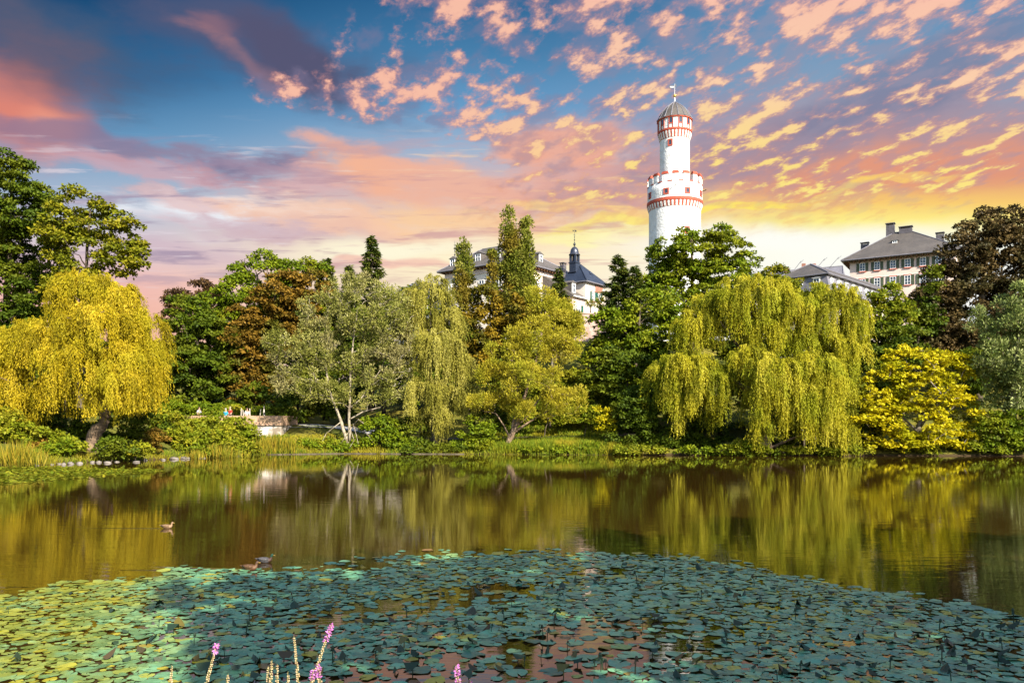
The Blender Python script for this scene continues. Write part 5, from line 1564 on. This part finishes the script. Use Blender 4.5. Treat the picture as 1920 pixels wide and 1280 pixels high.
# ------------------------------------------------------------------ rocks along the left bank
def rock(px, py, wpx, hpx, label, seed, group='pale rocks along the left bank'):
    rng = np.random.default_rng(seed)
    Y = CAMZ * F / (py - HY); k = Y / F
    bm = bmesh.new(); bmesh.ops.create_icosphere(bm, subdivisions=3, radius=1)
    ph = rng.uniform(0, 6, 6); cut = [unit(rng.normal(size=3)) for _ in range(7)]; cd = rng.uniform(.62, .92, 7)
    for v in bm.verts:
        p = np.array(v.co)
        for c, d in zip(cut, cd):
            e = p @ c - d
            if e > 0: p = p - c * e * .9
        p *= 1 + .06 * math.sin(4 * p[0] + ph[0]) * math.sin(5 * p[1] + ph[1]) + .03 * math.sin(11 * p[2] + ph[2])
        v.co = p * [wpx * k / 2, wpx * k / 2 * .7, hpx * k * .6]
    me = bpy.data.meshes.new('rock'); bm.to_mesh(me); bm.free()
    o = link_mesh('rock', me, M['rock'])
    o.location = ((px - CX) * k, Y + .1, .02); o.rotation_euler = (0, 0, rng.uniform(-.4, .4))
    tag(o, label, 'rock', group)


for i, (px, py, w, h, lab) in enumerate((
        (67, 873, 9, 3.5, 'small rock farthest left of the bank rocks'), (96, 871, 8, 3, None), (109, 870, 9, 3.5, None), (118, 871, 9, 6, 'pale upright rock in the bank row left of the leaning trunk'),
        (131, 870, 15, 7, 'chunky pale rock below the dark bush left of the leaning trunk'), (148, 869, 12, 6, None), (172, 867, 9, 6, 'small pointed rock just left below the leaning trunk'),
        (184, 867, 12, 5, 'squarish rock directly below the leaning trunk'), (200, 868, 16, 5.5, 'broad pale rock just right below the leaning trunk'), (218, 866, 12, 3.5, 'flat bluish rock right of the leaning trunk'),
        (255, 866.5, 14, 4, 'flat rock alone below the ferny bush'), (272, 863, 9, 6, 'small tan rock below the pinkish bush'), (305, 862.5, 8, 4, None),
        (325, 861, 19, 7, 'large pale rock, left of the biggest pair'), (346, 860, 20, 7.5, 'largest pale rock, right of the biggest pair'), (376, 859, 22, 3, 'low flat rock right of the biggest pair'), (444, 855, 8, 3, None))):
    rock(px, py, w, h, lab or 'small pale rock at the waterline of the left bank', 500 + i)


# ------------------------------------------------------------------ ducks
def mat_duck(name, back, breast, head, hx):
    m = new_mat(name); co = ocoord()
    sp = node('ShaderNodeSeparateXYZ'); X._in(sp.inputs[0], co)
    n = noise(co, 26.0, 3.0, .6)
    c = mixc(sstep(n, .42, .58), (*[v * .6 for v in back], 1), (*back, 1))
    c = mixc(sstep(X(sp.outputs[0]), .06, .12), c, (*breast, 1))
    c = mixc(sstep(X(sp.outputs[2]), hx, hx + .02), c, (*head, 1))
    out(principled(c, .6, .3).outputs[0]); return m


MD = {'hen': mat_duck('hen_feathers', (.20, .12, .06), (.25, .15, .08), (.26, .16, .09), .16), 'drake': mat_duck('drake_feathers', (.07, .065, .065), (.05, .025, .015), (.012, .05, .03), .155),
      'brown': mat_duck('brown_feathers', (.10, .05, .022), (.12, .06, .03), (.09, .05, .03), .16)}


def duck(px, py, rz, kind, label):
    Y = CAMZ * F / (py - HY); x = (px - CX) / F * Y
    root = tag(empty('duck', (x, Y, 0), rz), label, 'duck', 'ducks on the pond'); root.scale = (.72, .72, .72)
    pth = [(-.25, 0, .105), (-.20, 0, .085), (-.12, 0, .065), (0, 0, .06), (.09, 0, .065), (.145, 0, .085), (.160, 0, .13), (.163, 0, .17), (.175, 0, .205), (.195, 0, .222), (.215, 0, .222), (.23, 0, .215)]
    rad = [.008, .04, .078, .095, .085, .062, .038, .033, .038, .042, .03, .012]
    m = MB(); m.tube(pth, rad, 12)
    v = m.v[0]; v[:, 1] *= 1.12
    b = m.build('body', MD[kind], root, True)
    ss = b.modifiers.new('Subdivision', 'SUBSURF'); ss.levels = ss.render_levels = 1
    m = MB(); m.tube([(.225, 0, .215), (.255, 0, .208), (.282, 0, .204)], [.016, .015, .010], 8); m.v[0][:, 2] = .208 + (m.v[0][:, 2] - .208) * .6
    m.build('bill', mat_plain('bill', (.42, .26, .05), (.3, .18, .04), 8, .5), root, True)
    for s in (-1, 1):
        m = MB(); m.tube([(.09, s * .085, .10), (0, s * .102, .10), (-.12, s * .085, .11), (-.23, s * .02, .13)], [.02, .05, .04, .006], 8)
        m.v[0][:, 1] = s * .088 + (m.v[0][:, 1] - s * .088) * .5
        m.build('wing', MD[kind], root, True)
    m = MB(); m.tube([(-.20, 0, .10), (-.26, 0, .12), (-.31, 0, .145)], [.035, .03, .006], 8); m.v[0][:, 2] = .12 + (m.v[0][:, 2] - .12) * .6
    m.build('tail', MD[kind], root, True)
    m = MB()
    for s in (-1, 1): m.ball((.208, s * .034, .232), .006, 6, 4)
    m.build('eye', M['dark_metal'], root, True)


duck(314, 990, .05, 'hen', 'pale brown duck swimming right on open water at the left')
duck(498, 1054, .15, 'drake', 'dark drake at the edge of the lily pads')
duck(470, 1068, .0, 'brown', 'brown duck leaving a wake just left of the dark drake')

# ------------------------------------------------------------------ lily pads
m = new_mat('lily_pad')
_a = node('ShaderNodeAttribute'); _a.attribute_name = 'tint'
_oi = node('ShaderNodeObjectInfo')
_t = X._m('FRACT', X(_a.outputs['Fac']) + X(_oi.outputs['Random']) * 0.999)
_pc = ramp(_t, [(0, (.035, .125, .070, 1)), (.25, (.085, .245, .135, 1)), (.60, (.125, .320, .165, 1)), (.82, (.18, .37, .18, 1)), (.91, (.20, .29, .07, 1)), (.94, (.36, .30, .02, 1)), (.97, (.40, .32, .02, 1)), (1, (.16, .07, .02, 1))])
_pn = noise(gpos(), 7.0, 4.0, .6)
_pc = mixc(sstep(_pn, .55, .75) * .5, _pc, (.10, .12, .02, 1))
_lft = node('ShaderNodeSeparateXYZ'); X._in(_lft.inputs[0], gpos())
_sun_yel = sstep(X(_lft.outputs[0]) + X(_lft.outputs[1]) * .35 + noise(gpos(), .5, 3.0, .6) * 4.0, 2.6, -1.0)  # sunlit look painted into the left pads, mixed with autumn yellowing
_pc = mixc(_sun_yel * sstep(noise(gpos(), 2.2, 3.0, .6), .3, .55, .45, .95), _pc, mixc(_t, (.11, .145, .010, 1), (.28, .255, .014, 1)))
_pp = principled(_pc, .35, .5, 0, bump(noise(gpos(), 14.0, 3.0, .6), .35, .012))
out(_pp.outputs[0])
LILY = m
m = new_mat('lily_dark')
_a = node('ShaderNodeAttribute'); _a.attribute_name = 'tint'
_oi = node('ShaderNodeObjectInfo')
out(principled(ramp(X._m('FRACT', X(_a.outputs['Fac']) + X(_oi.outputs['Random'])), [(0, (.014, .03, .014, 1)), (.6, (.025, .045, .02, 1)), (.85, (.06, .035, .015, 1)), (1, (.14, .12, .015, 1))]), .5, .3).outputs[0])
LDARK = m


def pad_verts(rng, n=14):
    """A round floating leaf, notched to its middle, rim a little wavy."""
    a = np.linspace(.14, 2 * math.pi - .14, n)
    r = .5 * (1 + .09 * np.sin(a * 3 + rng.uniform(0, 6)) + .07 * rng.normal(size=n))
    lift = np.maximum(0, np.cos(a - rng.uniform(0, 6.28)) - .55) * (rng.uniform(.06, .25) if rng.random() < .3 else 0)
    zr = lift + .010 * np.sin(a * 2 + rng.uniform(0, 6)) + .012 * np.sin(a * 5 + rng.uniform(0, 6)) + .002
    v = np.column_stack([r * np.cos(a), r * np.sin(a) * rng.uniform(.88, 1), zr])
    return np.concatenate([[[0.03, 0, 0.0]], v])


PADF = [(0, i, i + 1) for i in range(1, 14)]
rng = np.random.default_rng(21)
PV = [pad_verts(rng) for _ in range(14)]


def inside(px, py, poly):
    c = np.zeros(px.shape, bool); n = len(poly)
    for i in range(n):
        x0, y0 = poly[i]; x1, y1 = poly[(i + 1) % n]
        cond = ((y0 > py) != (y1 > py)) & (px < (x1 - x0) * (py - y0) / (y1 - y0 + 1e-9) + x0)
        c ^= cond
    return c


RAFT = [(-300, 1165), (0, 1126), (130, 1098), (300, 1084), (330, 1066), (440, 1072), (560, 1076), (640, 1060), (780, 1042), (960, 1038), (1150, 1044), (1300, 1050), (1400, 1064), (1500, 1082), (1600, 1108), (1750, 1128), (1920, 1163), (2300, 1230), (2400, 1420), (-500, 1420)]
_sc = [(rng.uniform(.4, 1.6), rng.uniform(.4, 1.6), rng.uniform(0, 6)) for _ in range(6)]


def lowf(x, y): return sum(math.sin(a * x + c) * math.sin(b * y + 2 * c) for a, b, c in _sc) / 2.2


# dart throwing on the water surface
cell = .17
gridd = {}
pads = []
for _ in range(80000):
    y = rng.uniform(7.4, 19.5); x = rng.uniform(-.80 * y, .80 * y)
    px = CX + F * x / y; py = HY + F * CAMZ / y
    ex = 2 + rng.normal() * 6
    if not inside(np.array([px]), np.array([py - ex]), RAFT)[0]: continue
    open_ = lowf(x, y) + .75 * math.exp(-((px - 1000) / 700) ** 2) * (1 if py > 1150 else .0) * min(1, (py - 1150) / 60) - .12
    if rng.random() < .93 * max(0, min(1, (open_ - .05) * 1.5)): continue
    d = rng.choice([.12, .18, .24, .30, .38], p=[.16, .2, .26, .24, .14]) * rng.uniform(.66, .90)
    ci, cj = int(x / cell), int(y / cell); ok = True
    for ii in range(ci - 2, ci + 3):
        for jj in range(cj - 2, cj + 3):
            for (qx_, qy_, qd) in gridd.get((ii, jj), ()):
                if (qx_ - x) ** 2 + (qy_ - y) ** 2 < (.31 * (d + qd)) ** 2: ok = False; break
            if not ok: break
        if not ok: break
    if ok:
        gridd.setdefault((ci, cj), []).append((x, y, d)); pads.append((x, y, d))
pads = np.array(pads)
ppx = CX + F * pads[:, 0] / pads[:, 1]; ppy = HY + F * CAMZ / pads[:, 1]
inframe = (ppx > 5) & (ppx < 1915) & (ppy < 1276)
size = np.where(inframe, pads[:, 2] / pads[:, 1] ** 1.5, -1)
order = np.argsort(-size)
near, rest = order[:296], order[296:]
PME = []
for v in PV:
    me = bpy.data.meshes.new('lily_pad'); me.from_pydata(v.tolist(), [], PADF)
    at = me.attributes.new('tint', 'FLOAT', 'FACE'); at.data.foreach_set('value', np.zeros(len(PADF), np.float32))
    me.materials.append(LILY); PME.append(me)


def pad_rot(k):
    return rng.normal() * .03, rng.normal() * .03, rng.uniform(0, 2 * math.pi)


LABS = [(420, 'lily pad floating in the nearest rows, yellow-green left part of the raft', 'near yellow-green lily pads at the left'),
        (900, 'lily pad floating in the nearest rows around the pink flower spikes', 'near lily pads around the flower spikes'),
        (1400, 'lily pad floating in the nearest rows among open sky-reflecting gaps', 'near lily pads among the open gaps'),
        (3000, 'lily pad floating in the nearest rows, blue-green right part of the raft', 'near blue-green lily pads at the right')]
for i in near:
    x, y, d = pads[i]
    o = bpy.data.objects.new('lily_pad', PME[int(rng.integers(14))]); COL.objects.link(o)
    o.location = (x, y, .003 + rng.uniform(0, .010)); o.scale = (d, d, d); o.rotation_euler = pad_rot(0)
    lab = next(l for l in LABS if ppx[i] < l[0]); tag(o, lab[1], 'lily pad', lab[2])
VV = []; FF = []; TT = []; nv = 0
for i in rest:
    x, y, d = pads[i]; a, b, c = pad_rot(0)
    R_ = np.array(Matrix.Rotation(c, 3, 'Z') @ Matrix.Rotation(a, 3, 'X') @ Matrix.Rotation(b, 3, 'Y'))
    v = PV[int(rng.integers(14))] @ R_.T * d + [x, y, .003 + rng.uniform(0, .010)]
    VV.append(v); FF += [tuple(q + nv for q in f) for f in PADF]; nv += len(v); TT += [rng.random()] * len(PADF)
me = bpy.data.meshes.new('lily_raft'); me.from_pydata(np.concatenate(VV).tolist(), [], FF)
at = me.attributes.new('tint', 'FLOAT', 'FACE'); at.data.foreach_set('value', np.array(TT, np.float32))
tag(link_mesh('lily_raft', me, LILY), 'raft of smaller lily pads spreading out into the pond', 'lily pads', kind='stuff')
print('pads', len(pads))

# upright, curled and withered lily leaves on stalks
UME = []
for k in range(7):
    r2 = np.random.default_rng(900 + k)
    mb = MB(); h = r2.uniform(.07, .2); lx, ly = r2.normal(size=2) * .035
    mb.tube([(0, 0, -.04), (lx * .3, ly * .3, h * .6), (lx, ly, h)], [.009, .008, .006], 5)
    t = np.array([lx, ly, h]); s = r2.uniform(.6, 1.15)
    if k < 5:
        n = 7; fold = r2.uniform(.5, 1.2); az = r2.uniform(0, 6.28); u = np.array([math.cos(az), math.sin(az), r2.uniform(-.7, .3)]); u = unit(u); w = unit(np.cross(u, ZV))
        for sd in (-1, 1):
            vs = [t + u * s * .11 * q for q in np.linspace(-1, 1, n)]
            vs += [t + u * s * .11 * q + (w * sd * math.cos(fold) - ZV * math.sin(fold)) * s * .10 * math.sqrt(max(0, 1 - q * q)) * (1 + .15 * r2.normal()) for q in np.linspace(-1, 1, n)]
            mb.add(vs, [(i, i + 1, n + i + 1, n + i) for i in range(n - 1)])
    else:
        mb.ball(tuple(t), .026 * s, 8, 5, 1.6)
        for q in range(4):
            a = r2.uniform(0, 6.28); d = np.array([math.cos(a), math.sin(a), -.9]); mb.obox(t + d * .03, unit(d), unit(np.cross(d, ZV)), unit(np.cross(np.cross(d, ZV), d)), .035, .012, .002)
    me = mb.mesh('lily_leaf'); at = me.attributes.new('tint', 'FLOAT', 'FACE'); at.data.foreach_set('value', np.zeros(len(me.polygons), np.float32))
    me.materials.append(LDARK); UME.append(me)
ci = 0
tries = 0
while ci < 260 and tries < 4000:
    tries += 1
    py = 1055 + 222 * rng.random() ** .8; px = rng.uniform(10, 1910)
    if not inside(np.array([px]), np.array([py - 8]), RAFT)[0] or (px < 300 and rng.random() < .6): continue
    y = CAMZ * F / (py - HY); x = (px - CX) / F * y
    o = bpy.data.objects.new('lily_leaf', UME[int(rng.integers(7))]); COL.objects.link(o)
    o.location = (x, y, 0); s = rng.uniform(.45, 1.0); o.scale = (s, s, s * rng.uniform(.8, 1.1)); o.rotation_euler = (0, 0, rng.uniform(0, 6.28))
    tag(o, 'dark curled lily leaf standing up on a stalk above the floating pads', 'lily leaf', 'curled lily leaves above the raft')
    ci += 1

# yellow floating leaf mat at the left bank
MATP = [(-200, 874), (0, 876), (110, 876), (230, 879), (305, 881), (312, 884), (260, 888), (200, 892), (140, 897), (60, 904), (0, 908), (-200, 925)]
P = []
while len(P) < 5200:
    py = rng.uniform(874, 925); px = rng.uniform(-200, 315)
    y = CAMZ * F / (py - HY)
    if rng.random() > (y / 55) ** 3: continue
    if inside(np.array([px]), np.array([py + rng.normal() * .8]), MATP)[0]: P.append(((px - CX) / F * y, y, .01 + rng.uniform(0, .035)))
P = np.array(P); n = len(P)
me = leaf_mesh('floating_leaves', P, unit(rng.normal(size=(n, 3)) * [1, 1, .12]), np.array([0, 0, 1.]) + rng.normal(size=(n, 3)) * .18, rng.uniform(.16, .34, n), rng.uniform(.13, .26, n), rng.random(n) ** 1.2)
tag(link_mesh('floating_leaves', me, LF['weed']), 'yellow-green mat of small floating leaves off the left bank', 'floating leaves', kind='stuff')

# ------------------------------------------------------------------ loosestrife spikes on the near bank
MP = mat_plain('loosestrife_petal', (.46, .17, .40), (.36, .10, .31), 20, .6)
MS = mat_plain('seed_spike', (.50, .40, .22), (.36, .24, .13), 30, .85)
MSt = mat_plain('loosestrife_stem', (.16, .14, .05), (.10, .09, .03), 20, .8)
MLf = LF['weed']


def spike(px0, py0, px1, py1, Y, label, pink=0.3, r=.009, sd=0, side=None):
    """Tall flower stalk: top at (px0, py0); leans towards (px1, py1) lower down; seed capsules below, pink florets above."""
    rr = np.random.default_rng(700 + sd)
    top = W(px0, py0, Y); lo = W(px1, py1, Y)
    d = unit(top - lo); zb = gz(lo[0], Y)
    foot = np.array([lo[0] + (lo[0] - top[0]) * .15, Y + .02, zb - .03])
    root = tag(empty('loosestrife', foot), label, 'flower', 'loosestrife spikes on the near bank')
    mid = lo - d * .2
    path = np.array([foot, foot * .45 + mid * .55, lo, (lo + top) / 2 + rr.normal(size=3) * .004, top]) - foot
    m = MB(); m.tube(path, [.007, .006, .005, .004, .002], 6); m.build('stem', MSt, root, True)
    s0 = lo - foot; s1 = top - foot; ln = np.linalg.norm(s1 - s0)
    m = MB(); fl = MB(); nfl = 0
    n = int(ln / .014)
    for i in range(n):
        f = i / n
        c = s0 + (s1 - s0) * f
        for j in range(4):
            a = rr.uniform(0, 6.28); o = np.array([math.cos(a), math.sin(a), .35]) * r * (1.15 - .55 * f)
            if f > 1 - pink and rr.random() < .9:
                for q in range(3):
                    dd = unit(o + rr.normal(size=3) * .010); sdv = unit(np.cross(dd, rr.normal(size=3)))
                    fl.add([c, c + dd * .012 + sdv * .006, c + dd * .026, c + dd * .012 - sdv * .006], [(0, 1, 2, 3)]); nfl += 1
            m.ball(tuple(c + o), .0046 * (1.1 - .5 * f), 5, 4, 1.3)
    m.build('seed_head', MS, root, True)
    if nfl: fl.build('blossom', MP, root)
    L_ = rr.normal(size=(14, 3)) * [1, 1, .3] + [0, 0, .4]
    ps = np.array([foot * 0 + (s0) * f for f in np.linspace(.15, .9, 14)])
    link_mesh('leaf', leaf_mesh('leaf', ps, L_, rdir(14, rr) + [0, 0, 1], .09, .018, rr.random(14)), MLf, root)


for i, (a, b, c, d, Y, lab, pk) in enumerate((
        (622, 1168, 583, 1285, 5.0, 'tallest leaning loosestrife spike with a pink tip', .38), (551, 1192, 560, 1285, 5.1, 'beige loosestrife spike left of the tallest leaning spike', .06),
        (407, 1206, 386, 1285, 5.2, 'leaning loosestrife spike with pink tip above sunlit pads', .28), (322, 1246, 320, 1290, 5.3, 'short beige loosestrife spike farthest left', .0),
        (510, 1236, 507, 1290, 5.0, 'middle of three short beige loosestrife spikes', .0), (503, 1248, 502, 1290, 5.02, 'left of three short beige loosestrife spikes', .0), (520, 1244, 519, 1290, 4.98, 'right of three short beige loosestrife spikes', .0),
        (590, 1252, 581, 1290, 4.9, 'short loosestrife spike below the tallest, pink all over', .8), (597, 1246, 600, 1292, 4.88, 'short pink loosestrife spike touching the tallest stalk', .7), (540, 1258, 540, 1290, 5.0, 'stubby beige loosestrife spike between the taller ones', .0),
        (856, 1246, 860, 1290, 4.9, 'lone bright pink loosestrife tip right of the other spikes', .95), (880, 1272, 878, 1292, 4.95, 'barely showing loosestrife tip at the lower edge', .5), (428, 1262, 426, 1290, 5.1, 'very short beige spike beside the spike above sunlit pads', .0))):
    spike(a, b, c, d, Y, lab, pk * .75, .0085 if pk < .5 else .013, i)
blade_field('near_grass', 'grass on the near bank below the flower spikes', 2500, lambda r, n: np.column_stack([r.uniform(-6, 6, n), r.uniform(1.5, 6.6, n)]), .35, .02, 'grass', 31, .4)
